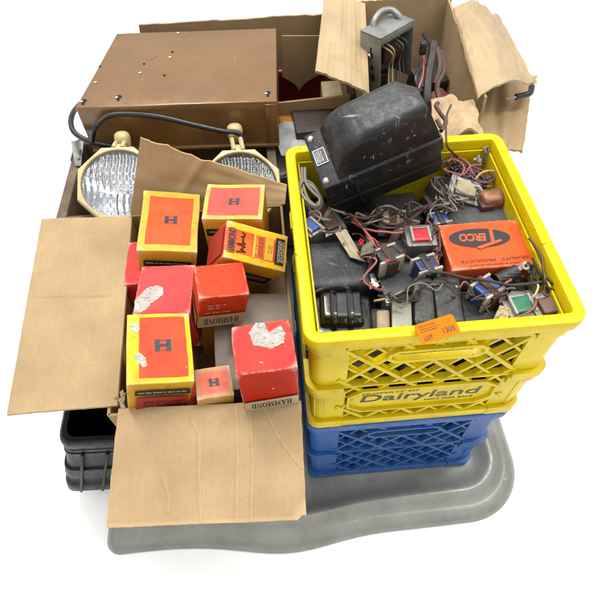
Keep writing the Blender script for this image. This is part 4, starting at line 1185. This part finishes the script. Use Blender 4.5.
# ------------------------------------------------------------------ transformers inside the yellow crate
TRG = 'small transformers loose in the yellow crate'
def lead(t, m, pts, r=.0014):
    """wire lead that belongs to a transformer; points in photo coordinates with a height"""
    I = t.matrix_world.inverted(); bm = bmesh.new(); tube(bm, [I @ P(*p) for p in pts], r, 6); part('lead', bm, m, t)
def frame_transformer(label, M, w, d, h, coil, core, bobbin=None, tabs=True, name='transformer'):
    """laminated frame with a wrapped coil showing through its window"""
    t = thing(name, label, 'transformer', M, TRG)
    bm = bmesh.new()
    b = w*.17
    for s in (-1, 1):
        faces_box(bm, s*(w/2-b/2), 0, h*.45, b, d, h*.86, bevel=.0009)
        faces_box(bm, 0, s*(d/2-b/2), h*.45, w-2*b-.0003, b, h*.86, bevel=.0009)
    part('core', bm, core, t)
    bm = rbox(w-2.15*b, d-2.15*b, h*.98, .003, 6, .0006, 40, w*99); part('coil', bm, coil, t)
    if bobbin:
        for s in (-1, 1):
            bm = bmesh.new(); faces_box(bm, s*(w/2-b*1.25), 0, h*.52, b*.42, d-1.7*b, h*.98, bevel=.0008); part('bobbin_cheek', bm, bobbin, t)
    if tabs:
        for s in (-1, 1):
            bm = bmesh.new(); faces_box(bm, s*(w/2+.0045), 0, .0012, .012, d*.5, .0018, bevel=.0005)
            part('mounting_tab', bm, steel, t)
    return t
def wound_transformer(label, M, w, d, h, coil, ends, core):
    """coil wound between pale end cheeks on a dark leg core"""
    t = thing('transformer', label, 'transformer', M, TRG)
    part('core', rbox(w*.42, d*1.08, h*.96, .0012, 4, .0004, 30), core, t)
    part('coil', rbox(w*.78, d*.62, h*1.0, .003, 6, .0007, 40, d*90), coil, t)
    for s in (-1, 1):
        bm = bmesh.new(); faces_box(bm, 0, s*d*.36, h*.5, w*.95, d*.12, h*1.02, bevel=.001); part('end_cheek', bm, ends, t)
    bm = bmesh.new(); faces_box(bm, 0, 0, h*1.0, w*.26, d*.98, .003, bevel=.0008); part('strap', bm, core, t)
    return t
# lower layer that carries the rest
k = 0
for ix in range(3):
    for iy in range(4):
        block('black transformer buried under the others in the yellow crate', Matrix.Translation((-.103+ix*.103+random.uniform(-.004, .004), -.125+iy*.083, .272)) @ Matrix.Rotation(R(random.uniform(-5, 5)), 4, 'Z'), .088, .068, .155+random.uniform(-.012, .012)+(.03 if iy == 0 else 0), core_black if (ix+iy) % 2 else dark_grey, .003, k, group='transformers buried in the yellow crate'); k += 1
block('black transformer in the shadow under the largest one', at(352, 206, .455, .15, 8), .075, .07, .15, core_black, .004, 31)
# scratched flat black case, left
M = frame4(P(312, 292, .492), P(368, 288, .492), P(308, 237, .492), P(352, 236, .492), .055)[0]
t = block('flat black transformer with scratched rounded top, at the left of the crate', M, .098, .088, .055, black_enamel, .011, 3, .0008)
lead(t, w_grey, [(364, 277, .49), (372, 284, .485), (380, 281, .48)], .001)
# glossy potted one in front
M = at(342, 307, .499, .07, -4, 0, 0)
t = thing('transformer', 'glossy black transformer with raised ridged cover, front left of crate', 'transformer', M)
part('case', rbox(.088, .072, .052, .008, 8, .0008, 20, 1, .0, .94), black_gloss, t); part('skirt', rbox(.098, .080, .022, .004, 6, .0006, 20, 2), black_gloss, t)
bm = rbox(.060, .048, .022, .004, 6, .0006, 30, 4, 0, .84); bm.transform(Matrix.Translation((0, .004, .0505))); part('cover', bm, black_gloss, t)
bm = bmesh.new()
for x in (-.011, .011): b2 = bmesh.new(); tube(b2, [(x, -.019, .064), (x, -.015, .0715), (x, .004, .0728), (x, .020, .0715), (x, .025, .064)], .0048, 8); join(bm, b2)
part('ridges', bm, black_gloss, t)
lead(t, w_dark, [(309, 318, .48), (306, 306, .49), (311, 295, .50), (322, 289, .505), (330, 287, .50)], .002)
# square dark block in the middle
M = frame4(P(388, 290, .478), P(432, 283, .478), P(375, 247, .478), P(412, 243, .478), .07)[0]
t = block('dark grey square transformer block in the middle, under red wires', M, .078, .095, .07, dark_grey, .002, 5, .0003)
# big dark block right of it, under the red coil one
block('charcoal transformer block under the red coil transformer', at(424, 252, .466, .06, -3), .055, .10, .06, dark_grey, .003, 9)
# upright pair of black transformers at the front
t = block('narrow black upright transformer at the front, left of its twin', at(424, 300, .496, .09, -8, 8), .030, .075, .09, core_black, .007, 6, .001, 1)
t = block('wider black upright transformer at the front beside the lot sticker', at(449, 300, .494, .09, -6, 8), .040, .075, .09, core_black, .007, 7, .001, 1)
bm = bmesh.new(); faces_box(bm, -.023, 0, .05, .006, .05, .075, bevel=.002); part('side_bracket', bm, black_gloss, t)
block('black bolted transformer block between lot sticker and cream tape', at(481, 310, .486, .07, -5, 5), .068, .062, .07, black_enamel, .004, 8, .0008, 4)
block('dark flat transformer behind the orange box', at(478, 214, .487, .05, -2), .095, .055, .05, plain('grey_lid', (.085, .09, .092), .45, scale=30, grime=(.05, .05, .05)), .002, 10)
# grey steel one at the front with a tan winding
t = thing('transformer', 'pale grey steel transformer with tan winding at the front rim', 'transformer', at(394, 316, .492, .07, -10, 0, -6), TRG)
bm = rbox(.026, .05, .07, .0015, 5, .0006, 20, 3); bm.transform(Matrix.Translation((.010, 0, 0))); part('core', bm, plain('pale_steel', (.33, .33, .26), .45, .3, grime=(.18, .15, .1), scale=30), t)
bm = rbox(.018, .034, .062, .004, 5, .001, 40, 2); bm.transform(Matrix.Translation((-.014, 0, 0))); part('coil', bm, tan_paper, t)
bm = bmesh.new(); lathe(bm, [(0, .006), (.003, .006), (.004, 0)], 10, Matrix.Translation((-.008, .024, .064))); part('screw', bm, bright, t)
laminated(core_black); laminated(steel)
# coloured coils
t = frame_transformer('transformer with bright red coil left of the orange box', at(421, 233, .515, .035, -2), .042, .040, .035, c_red, steel, tapew)
lead(t, w_pink, [(432, 238, .51), (435, 246, .505), (434, 256, .49), (430, 262, .485)])
t = frame_transformer('green coil transformer with pink and white leads near the front right', at(523, 303, .508, .035, 6), .046, .042, .035, c_green, steel, tapew)
lead(t, w_white, [(530, 300, .512), (536, 293, .52), (538, 285, .515), (531, 285, .505)]); lead(t, w_pink, [(508, 319, .506), (518, 317, .512), (530, 311, .516), (536, 303, .515), (534, 295, .50)]); lead(t, w_red, [(533, 310, .50), (536, 305, .512), (535, 298, .505)])
t = frame_transformer('brown coil transformer in the front right crate corner', at(553, 303, .511, .04, 8), .052, .044, .04, c_brown, steel, None)
t = wound_transformer('blue and white striped transformer below the red coil one', at(427, 263, .508, .032, 15), .038, .034, .032, c_navy, tapew, core_black)
lead(t, w_brown, [(418, 265, .505), (408, 257, .505), (398, 251, .505), (386, 246, .5), (376, 241, .495)]); lead(t, w_brown, [(436, 262, .5), (441, 255, .5), (440, 247, .49)])
t = wound_transformer('white ended transformer with black straps on the dark square block', at(388, 253, .512, .03, 20, 0, 0), .040, .034, .03, plain('dark_coil', (.02, .02, .02), .5), tapew, rust)
lead(t, w_red, [(380, 248, .505), (375, 240, .51), (369, 236, .51), (362, 228, .5), (352, 222, .495)]); lead(t, w_pink, [(378, 250, .505), (373, 244, .515), (368, 238, .51), (365, 232, .5)])
bm = bmesh.new(); faces_box(bm, -.008, -.0125, .0312, .007, .004, .001); part('red_mark', bm, c_red, t)
t = wound_transformer('blue and white transformer in front of the orange box', at(488, 286, .515, .034, 30), .038, .036, .034, c_blue, tapew, rust)
lead(t, w_pale, [(479, 288, .51), (473, 284, .505), (471, 278, .50)]); lead(t, w_brown, [(497, 285, .51), (501, 279, .505), (497, 275, .50)]); bm = bmesh.new(); faces_box(bm, 0, .0125, .0352, .008, .004, .001); part('red_mark', bm, c_red, t)
t = wound_transformer('small blue transformer peeking behind the red coil one', at(440, 217, .50, .03, 10), .032, .03, .03, c_blue, tapew, core_black)
lead(t, w_pale, [(432, 218, .50), (430, 212, .505), (433, 207, .50)]); lead(t, w_white, [(446, 214, .50), (447, 208, .505), (442, 205, .50)])
t = wound_transformer('small tan and white transformer tucked under the largest one', at(393, 216, .497, .03, -10), .042, .034, .03, tan_paper, tapew, rust)
lead(t, w_brown, [(402, 216, .49), (414, 214, .495), (424, 208, .5), (430, 203, .49)], .0016); lead(t, w_brown, [(385, 220, .49), (378, 221, .495), (372, 218, .49)])
t = frame_transformer('small blue coil transformer with cream edge by the left crate wall', at(311, 224, .503, .036, 35), .030, .034, .036, c_blue, steel, c_cream)
lead(t, w_grey, [(318, 222, .50), (321, 215, .505), (316, 211, .505), (309, 213, .5)])
# copper wound and steel framed ones at the back
t = thing('transformer', 'copper wound transformer on rusty bracket behind the dark flat transformer', 'transformer', at(495, 190, .512, .045, 5), TRG)
bm = rbox(.040, .032, .034, .011, 8, .0008, 60, 5); bm.transform(Matrix.Translation((0, 0, .0056))); part('coil', bm, copper, t); bm = rbox(.022, .040, .024, .002, 4, .0005, 60, 6); bm.transform(Matrix.Translation((-.012, .002, .0057))); part('core', bm, rust, t)
bm = bmesh.new(); faces_box(bm, 0, -.006, .003, .062, .052, .005, bevel=.0008); faces_box(bm, 0, -.0315, .010, .062, .003, .016, bevel=.0008); part('bracket', bm, rust, t)
lead(t, w_grey, [(487, 192, .505), (478, 190, .50), (472, 192, .495)])
t = frame_transformer('tan steel framed transformer behind the orange box, beside the copper one', at(467, 188, .505, .04, -20, 15, 10), .052, .044, .04, tan_paper, steel, None)
lead(t, w_pale, [(452, 178, .51), (456, 188, .515), (466, 194, .51), (474, 196, .5)], .0018)
t = frame_transformer('greasy steel framed transformer beside the largest transformer', at(450, 184, .487, .035, 15, 0, 20), .036, .05, .035, core_black, steel, None)
solo('terminal_lug', place_bm(rbox(.012, .026, .003, .001, 3), Matrix()), bright, 'bright metal lug lying left of the dark flat transformer', 'terminal lug', at(450, 205, .503, .003, -25, 0, -25))
# crumpled cloth, tape, tags
def rag(label, corners, m, seed, amp=.006, cat='rag', name='rag', th=.0012, edge=None):
    a, b, c, d = [P(*q) for q in corners]; o = (a+b+c+d)/4
    bm = sheet_panel(a-o, b-o, c-o, d-o, 24, 20, th, disp=lambda u, v: amp*noise.noise(Vector((u*3, v*3, seed)))+amp*.5*noise.noise(Vector((u*8, v*8, seed))), edge=edge)
    return solo(name, bm, m, label, cat, Matrix.Translation(o))
ed = lambda u, v: (u+.04*noise.noise(Vector((v*9, 1, u))), v+.05*noise.noise(Vector((u*8, 3, v))))
rag('cream cloth scrap standing in the far right crate corner', [(482, 163, .49), (492, 165, .49), (483, 148, .52), (489, 146, .525)], plain('cream_cloth', (.55, .48, .34), .85, scale=40), 2, .006, edge=ed)
rag('white knotted scrap on the wires at the far crate wall', [(474, 162, .50), (481, 164, .50), (474, 157, .51), (482, 158, .512)], tapew, 5, .008, edge=ed)
rag('cream masking tape piece hanging at the front rim', [(492, 322, .505), (507, 320, .507), (500, 305, .515), (511, 309, .512)], c_cream, 4, .003, 'tape', 'tape_piece', edge=ed)
rag('long tan paper tag lying on the scratched black transformer', [(350, 257, .499), (365, 262, .499), (335, 233, .508), (346, 229, .512)], plain('tan_tag', (.46, .38, .25), .8, scale=40, grime=(.3, .22, .12)), 7, .002, 'tag', 'paper_tag')
rag('grey green cloth tag among the red wires', [(360, 256, .512), (374, 252, .512), (362, 246, .517), (372, 239, .520)], c_grn_tag, 8, .003, 'tag', 'cloth_tag', edge=ed)
rag('small red cloth tab beside the grey green tag', [(357, 245, .512), (363, 246, .512), (360, 238, .519), (365, 240, .519)], c_red, 9, .002, 'tag', 'cloth_tag')
solo('terminal_lug', rbox(.016, .022, .004, .001, 3, .001, 60, 1), bright, 'shiny crumpled metal terminal beside the dark square block', 'terminal lug', at(372, 281, .486, .004, 20, 15, 10))
def capacitor():
    p, q = P(497, 281, .497), P(519, 270, .505)
    t = thing('capacitor', 'black tubular capacitor with white lug in front of the orange box', 'capacitor', Matrix.Translation(p))
    bm = bmesh.new(); tube(bm, [Vector(), (q-p)*.9], .010, 14); part('body', bm, core_black, t)
    bm = bmesh.new(); tube(bm, [(q-p)*.88, (q-p)*.95], .0065, 12); part('neck', bm, dark_grey, t)
    M = Matrix.Translation((q-p)+Vector((.008, .002, .006))) @ Euler((R(25), 0, R(20))).to_matrix().to_4x4()
    bm = bmesh.new(); lathe(bm, [(.0025, .0005), (.006, .0005), (.006, -.0008), (.0025, -.0008), (.0025, .0005)], 16, M); faces_box(bm, *((q-p)+Vector((-.001, .0, .003))), .012, .006, .0015, rot=Euler((R(25), R(-25), R(20))).to_matrix()); part('lug', bm, tapew, t)
capacitor()
def terco():
    h = .048
    M, w, d = F((453, 271), (537, 264), (437, 225), (518, 219), .5035, h)
    m = printed('vermilion_carton', (.72, .095, .018), (.72, .095, .018), 1, 1, wear=.12, rough=.5, blot=(.8, .17, .04))
    t = thing('carton', 'orange red carton with black oval emblem, in the yellow crate', 'carton', M)
    part('carton_body', rbox(w, d, h, .0016, 10, .0007, 18, 2, .0006), [m, m, m], t)
    flip = Matrix.Rotation(math.pi, 4, 'Z')
    bm = bmesh.new()
    n = 40; poly(bm, [(.044*w/.12*math.cos(2*math.pi*k/n), .0175*math.sin(2*math.pi*k/n)) for k in range(n)], 0, 0)
    # lettering: tall T whose foot sweeps back under the word
    zt = .0004
    b2 = text_bm('ERCO', .0150, .039, bold=.045, shear=.15, mi=1); join(bm, b2, Matrix.Translation((.010, -.0005, zt)))
    poly(bm, [(-.030, .0085), (.004, .0215), (.009, .0178), (-.029, .0040)], zt*1.7, 1)
    poly(bm, [(-.0195, .009), (-.0140, .011), (-.0165, -.0175), (-.0215, -.0175)], zt*1.3, 1)
    bm2 = bm; bm2.transform(Matrix.Translation((-.006, .012, h+.0008)) @ flip @ Matrix.Rotation(R(-3), 4, 'Z'))
    em = part('emblem', bm2, [ink, plain('vermilion_ink', (.72, .095, .018), .5, bump=0)], t, False)
    bm = text_bm('QUALITY   PRODUCTS', .0055, .094, bold=.01); b2 = text_bm('HAMMOND   TRANSFORMERS', .003, .06); b2.free()
    tiny = bmesh.new(); tiny_lines(tiny, -.02, .05, .0075, .0019, 1, 0, 3); join(bm, tiny, Matrix.Translation((-.012, 0, 0)))
    bm.transform(Matrix.Translation((.004, -d*.335, h+.0008)) @ flip)
    part('lettering', bm, plain('brown_ink', (.16, .02, .01), .5, bump=0), t, False)
    bm = bmesh.new(); poly(bm, [(.020*math.cos(2*math.pi*k/n), .008*math.sin(2*math.pi*k/n)) for k in range(n)], 0, 0)
    join(bm, text_bm('TERCO', .006, .028, bold=.04, mi=1), Matrix.Translation((0, 0, .0003)) @ flip)
    part('side_emblem', place_bm(bm, Matrix.Translation((-w/2-.0014, 0, h*.5)) @ Matrix.Rotation(R(-90), 4, 'Z') @ FRONT), [ink, MATS['vermilion_ink']], t, False)
    bm = bmesh.new(); poly(bm, [(.030*math.cos(2*math.pi*k/n), .009*math.sin(2*math.pi*k/n)) for k in range(n)], 0, 0)
    part('front_emblem', place_bm(bm, Matrix.Translation((0, -d/2-.0014, h*.55)) @ FRONT), ink, t, False)
terco()

rnd0 = random.Random(77)
# ------------------------------------------------------------------ loose wires in the crate
WG = 'loose wires in the yellow crate'
def coil_bundle():
    p0 = P(312, 190, .505)
    bm = bmesh.new()
    for q in (((302, 168, .52), (303, 185, .515), (309, 200, .505), (318, 206, .5), (322, 201, .505), (316, 190, .515), (306, 183, .515), (298, 184, .51), (299, 195, .505), (308, 207, .5)),
              ((305, 168, .522), (306, 182, .52), (313, 192, .515), (320, 199, .51), (316, 207, .505), (305, 203, .505), (299, 191, .515), (303, 181, .52), (311, 183, .517), (318, 191, .51)),
              ((307, 205, .5), (313, 213, .495), (322, 219, .49), (330, 220, .485)), ((299, 188, .513), (304, 197, .515), (313, 205, .51), (319, 205, .507))):
        tube(bm, [P(*a)-p0 for a in q], .0024, 8)
    solo('wire_coil', bm, w_pale, 'coil of stiff pale grey wire at the left crate wall', 'wire', Matrix.Translation(p0), WG)
coil_bundle()
cable('wire', 'long grey cord looping in front of the orange box', [(378, 296, .485), (392, 297, .492), (404, 292, .502), (415, 281, .515), (426, 273, .522), (444, 273, .515), (465, 278, .51), (490, 281, .528), (508, 285, .518), (528, 284, .515), (545, 282, .512), (553, 287, .508)], .0021, w_dark, 'wire', WG)
cable('wire', 'pale yellow wire between dark square block and front transformers', [(374, 301, .482), (388, 298, .488), (402, 292, .49), (410, 288, .485)], .0017, w_yellow, 'wire', WG)
cable('wire', 'stiff brown wire rising along the right crate wall', [(529, 238, .528), (535, 246, .526), (542, 258, .522), (543, 268, .52), (545, 280, .518), (544, 290, .505)], .0019, w_brown, 'wire', WG)
cable('wire', 'dark bent wire against the right wall near the brown coil', [(533, 258, .505), (539, 272, .51), (548, 279, .515), (558, 288, .515), (563, 297, .51)], .0018, w_dark, 'wire', WG)
cable('wire', 'thin dark wire dropping over the far crate rim', [(451, 105, .53), (447, 115, .54), (446, 130, .54), (447, 145, .535), (452, 152, .52), (459, 158, .50)], .0017, w_brown, 'wire', WG)
cable('wire', 'bright pink wire loop near the far crate wall', [(447, 161, .505), (455, 160, .512), (462, 164, .515), (464, 170, .512), (460, 176, .508), (453, 178, .50)], .0017, w_pink, 'wire', WG)
cable('wire', 'second pink wire curl right of the bright pink loop', [(456, 158, .5), (464, 160, .51), (470, 166, .512), (470, 173, .508), (465, 180, .50)], .0016, colour('rose_wire', (.4, .12, .16), .5), 'wire', WG)
cable('wire', 'cream yellow wire at the right rear of the crate', [(475, 180, .505), (480, 174, .512), (487, 171, .515), (494, 171, .51)], .0019, w_yellow, 'wire', WG)
cable('wire', 'violet wires tangled before the copper wound transformer', [(462, 168, .5), (470, 176, .507), (480, 182, .508), (490, 182, .505), (494, 178, .5)], .0017, w_violet, 'wire', WG, extra=[[(448, 156, .5), (455, 163, .505), (464, 171, .5), (474, 177, .495)], [(476, 170, .5), (484, 178, .505), (491, 176, .505), (489, 169, .5)], [(443, 158, .49), (450, 166, .5), (455, 172, .5), (452, 180, .49)]])
cable('wire', 'dull red wires running left from the red coil transformer', [(410, 230, .505), (398, 233, .505), (386, 232, .508), (374, 231, .505), (362, 227, .5), (352, 219, .49)], .0018, w_pink, 'wire', WG, extra=[[(350, 214, .49), (358, 222, .5), (366, 232, .51), (372, 240, .512), (376, 249, .505)]])
cable('wire', 'dark brown wires crossing under the largest transformer', [(372, 216, .49), (384, 223, .5), (398, 224, .502), (412, 218, .503), (424, 209, .503), (431, 202, .495)], .0019, w_brown, 'wire', WG, extra=[[(366, 219, .485), (376, 226, .495), (390, 228, .497), (404, 227, .495)]])
cable('wire', 'grey wires curving between the steel framed transformers', [(446, 185, .5), (451, 195, .505), (459, 200, .505), (468, 198, .505)], .0017, w_grey, 'wire', WG, extra=[[(441, 190, .49), (446, 199, .495), (455, 203, .495), (466, 201, .495)], [(424, 213, .485), (432, 205, .495), (441, 199, .495), (448, 203, .495)]])
cable('wire', 'grey stub of wire left of the copper wound transformer', [(470, 188, .5), (478, 186, .507), (482, 191, .502)], .0016, w_white, 'wire', WG)
cable('wire', 'short brown wire between scratched transformer and dark square block', [(366, 278, .485), (369, 268, .492), (374, 260, .495), (370, 252, .495)], .002, w_brown, 'wire', WG)
cable('wire', 'dull pink wire curled before the green coil transformer', [(500, 303, .502), (501, 293, .51), (505, 284, .515), (511, 280, .51)], .0018, w_pink, 'wire', WG)
cable('wire', 'black wire beside the bolted black transformer block', [(490, 296, .495), (485, 303, .5), (489, 313, .498), (496, 320, .49)], .0014, w_dark, 'wire', WG)

XT = [(331, 222, .478, 22, 'frame', c_brown, None, 'grimy brown coil transformer between the wire coil and the largest transformer'),
      (352, 268, .0, 0, None, None, None, ''),
      (408, 224, .492, -15, 'wound', c_brown, rust, 'grimy brown wound transformer right of the tan and white one'),
      (432, 284, .488, 12, 'wound', plain('dull_coil', (.05, .045, .04), .6), rust, 'dull dark wound transformer behind the upright black pair'),
      (368, 250, .0, 0, None, None, None, ''),
      (402, 296, .478, 30, 'frame', plain('dull_coil', (.05, .045, .04)), None, 'dusty dark coil transformer in front of the dark square block'),
      (462, 166, .488, 20, 'wound', rust, core_black, 'rust brown wound transformer under the pink wire loops'),
      (484, 172, .480, -12, 'frame', c_brown, None, 'brown coil transformer under the cream yellow wire'),
      (452, 202, .485, 35, 'frame', plain('dull_coil', (.05, .045, .04)), None, 'dark coil transformer under the bright lug'),
      (518, 284, .482, 8, 'wound', core_black, rust, 'blackened wound transformer under the tubular capacitor'),
      (543, 284, .475, -20, 'frame', plain('dull_coil', (.05, .045, .04)), None, 'dark coil transformer behind the brown coil one'),
      (322, 212, .478, -30, 'wound', tan_paper, rust, 'tan wound transformer under the pale grey wire coil'),
      (375, 268, .472, 14, 'wound', rust, core_black, 'rusty wound transformer squeezed left of the dark square block')]
for px, py, z, yw, kind, cm, km, lab in XT:
    if kind == 'frame':
        t = frame_transformer(lab, at(px, py, z, .038, yw, rnd0.uniform(-14, 14), rnd0.uniform(-14, 14)), rnd0.uniform(.036, .044), .036, .038, cm, rnd0.choice((steel, core_black, rust)), None)
    elif kind == 'wound':
        t = wound_transformer(lab, at(px, py, z, .034, yw, rnd0.uniform(-14, 14), rnd0.uniform(-14, 14)), rnd0.uniform(.034, .04), .036, .034, cm, rnd0.choice((tapew, tan_paper)), km)
def tangle(label, spots, n, spread, mats, seed, r=.0013, zb=.492):
    rn = random.Random(seed); bm = bmesh.new(); p0 = P(*spots[0], zb)
    spread *= 1.5
    for k in range(n):
        pts = []; i0 = rn.randint(0, 1); i1 = len(spots)-rn.randint(0, 2)
        for q, (px, py) in enumerate(spots):
            if q < i0 or q >= i1: continue
            pts.append(P(px+rn.uniform(-spread, spread), py+rn.uniform(-spread, spread), zb+rn.uniform(0, .022))-p0)
            if q < i1-1:
                nx, ny = spots[q+1]; pts.append(P((px+nx)/2+rn.uniform(-spread, spread), (py+ny)/2+rn.uniform(-spread, spread), zb+rn.uniform(0, .026))-p0)
        tube(bm, pts, r*rn.uniform(.8, 1.3), 6, k % len(mats), sub=5)
    solo('wire_tangle', bm, mats, label, 'wires', Matrix.Translation(p0), WG)
tangle('tangle of brown and grey wires under the front edge of the largest transformer', [(338, 216), (358, 220), (380, 214), (404, 212), (426, 204)], 7, 5, [w_brown, w_grey, w_dark], 1)
tangle('tangle of violet, pink and dark wires in the far crate corner', [(446, 158), (458, 166), (472, 172), (486, 178), (494, 172)], 8, 7, [w_violet, w_pink, w_dark, w_brown], 2)
tangle('dull wires between the scratched black case and the dark square block', [(352, 236), (364, 246), (372, 260), (370, 276), (376, 290)], 6, 5, [w_brown, w_dark, w_pink], 3)
tangle('grey leads sprawling left of the dark flat transformer', [(438, 182), (446, 196), (456, 203), (446, 208), (432, 214)], 6, 6, [w_grey, w_dark, w_pale], 4)
tangle('dark leads sprawling around the blue transformer before the orange box', [(466, 284), (478, 296), (494, 300), (504, 292), (514, 286)], 6, 6, [w_dark, w_brown, w_grey], 5)
tangle('dark wires crammed along the right wall beside the orange box', [(524, 262), (532, 274), (542, 286), (552, 292), (560, 300)], 5, 4, [w_dark, w_brown], 6)
tangle('brown wires between the red coil transformer and the orange box', [(428, 220), (436, 230), (438, 244), (436, 258), (430, 268)], 5, 4, [w_brown, w_pink, w_dark], 7)
tangle('thin dark wires among the black transformers at the front rim', [(384, 298), (404, 300), (424, 288), (446, 286), (462, 292)], 5, 5, [w_dark, w_grey, w_brown], 8)
rnd = random.Random(21)
WM = [w_dark, w_brown, w_grey, w_violet, w_dark, w_pink]
SP = [(446, 168, 'by the pink loops'), (470, 200, 'over the dark flat transformer edge'), (432, 226, 'beside the red coil'), (404, 240, 'on the dark square block'), (366, 262, 'by the tan paper tag'), (381, 290, 'before the dark square block'),
      (505, 292, 'above the green coil'), (476, 298, 'by the bolted black block'), (340, 226, 'behind the scratched transformer'), (408, 220, 'under the largest one'), (457, 165, 'in the far left wire nest'), (484, 186, 'by the copper winding'), (436, 240, 'left of the orange box'), (540, 280, 'near the brown coil'), (320, 232, 'near the left wall')]
HUE = ['black', 'brown', 'grey', 'violet', 'dark', 'pink']
for k, (px, py, where) in enumerate(SP):
    a = rnd.uniform(0, 6.28); L = rnd.uniform(9, 16); pts = []
    for q in range(5):
        a += rnd.uniform(-.9, .9); pts.append((px, py, .497+.013*math.sin(q*1.57+.3)+rnd.uniform(0, .006))); px += L*.45*math.cos(a); py += L*.45*math.sin(a)
    cable('wire', 'short bent %s wire end %s' % (HUE[k % 6], where), pts, rnd.uniform(.0012, .0018), WM[k % 6], 'wire', WG, 6)

# ------------------------------------------------------------------ lot sticker on the rim
def sticker():
    zr = .5312
    # rim top at y about -.175, front face at y = -CD/2
    a = [P(411.5, 327, .5335), P(450.5, 312.5, .5335)]
    m = plain('orange_sticker', (.80, .21, .004), .8, var=.06, bump=.05, spec=.15)
    fl, fr, bl = P(422, 345, .5345), P(461, 332.5, .5345), P(412, 326, .5405)
    M, w, d = frame(fl, fr, bl, 0)
    t = thing('lot_sticker', 'orange lot sticker numbered 1305 stuck on the yellow crate rim', 'sticker', M)
    bm = bmesh.new()
    r = .004; pts = []
    for sx, sy, a0 in ((-1, -1, 180), (1, -1, 270), (1, 1, 0), (-1, 1, 90)):
        for k in range(5): pts.append((sx*(w/2-r)+r*math.cos(R(a0+22.5*k)), sy*(d/2-r)+r*math.sin(R(a0+22.5*k))))
    A = [bm.verts.new((x, y, .0003)) for x, y in pts]; B = [bm.verts.new((x, y, -.0003)) for x, y in pts]
    bm.faces.new(A); bm.faces.new(B[::-1])
    for k in range(len(A)): bm.faces.new((B[k], B[(k+1) % len(A)], A[(k+1) % len(A)], A[k]))
    part('sticker_sheet', bm, m, t, False)
    bm = text_bm('LOT', d*.22, w*.22, bold=.03); bm.transform(Matrix.Translation((-w*.28, -d*.27, 0)))
    join(bm, text_bm('1305', d*.27, w*.31, bold=.02), Matrix.Translation((w*.26, -d*.17, 0)))
    b2 = bmesh.new(); tiny_lines(b2, -w*.42, w*.02, d*.30, d*.055, 1, 0, 3); tiny_lines(b2, -w*.42, w*.1, d*.16, d*.045, 1, 0, 5); tiny_lines(b2, -w*.42, -w*.0, d*.04, d*.055, 1, 0, 7); join(bm, b2)
    bm.transform(Matrix.Translation((0, 0, .0006)))
    part('lettering', bm, plain('dark_red_ink', (.10, .015, .01), .5, bump=0), t, False)
sticker()

# ------------------------------------------------------------------ camera and view
cam = bpy.data.cameras.new('camera'); co = bpy.data.objects.new('camera', cam); COL.objects.link(co)
co.location = CAM_LOC; co.rotation_euler = CAM_ROT; cam.sensor_width = 36; cam.lens = 36*FPX/600; cam.clip_start = .02; cam.clip_end = 200
SC.camera = co
SC.render.engine = 'CYCLES'; SC.cycles.max_bounces = 8; SC.cycles.use_denoising = True
SC.view_settings.view_transform = 'Standard'; SC.view_settings.look = 'None'; SC.view_settings.exposure = .56; SC.view_settings.gamma = 1
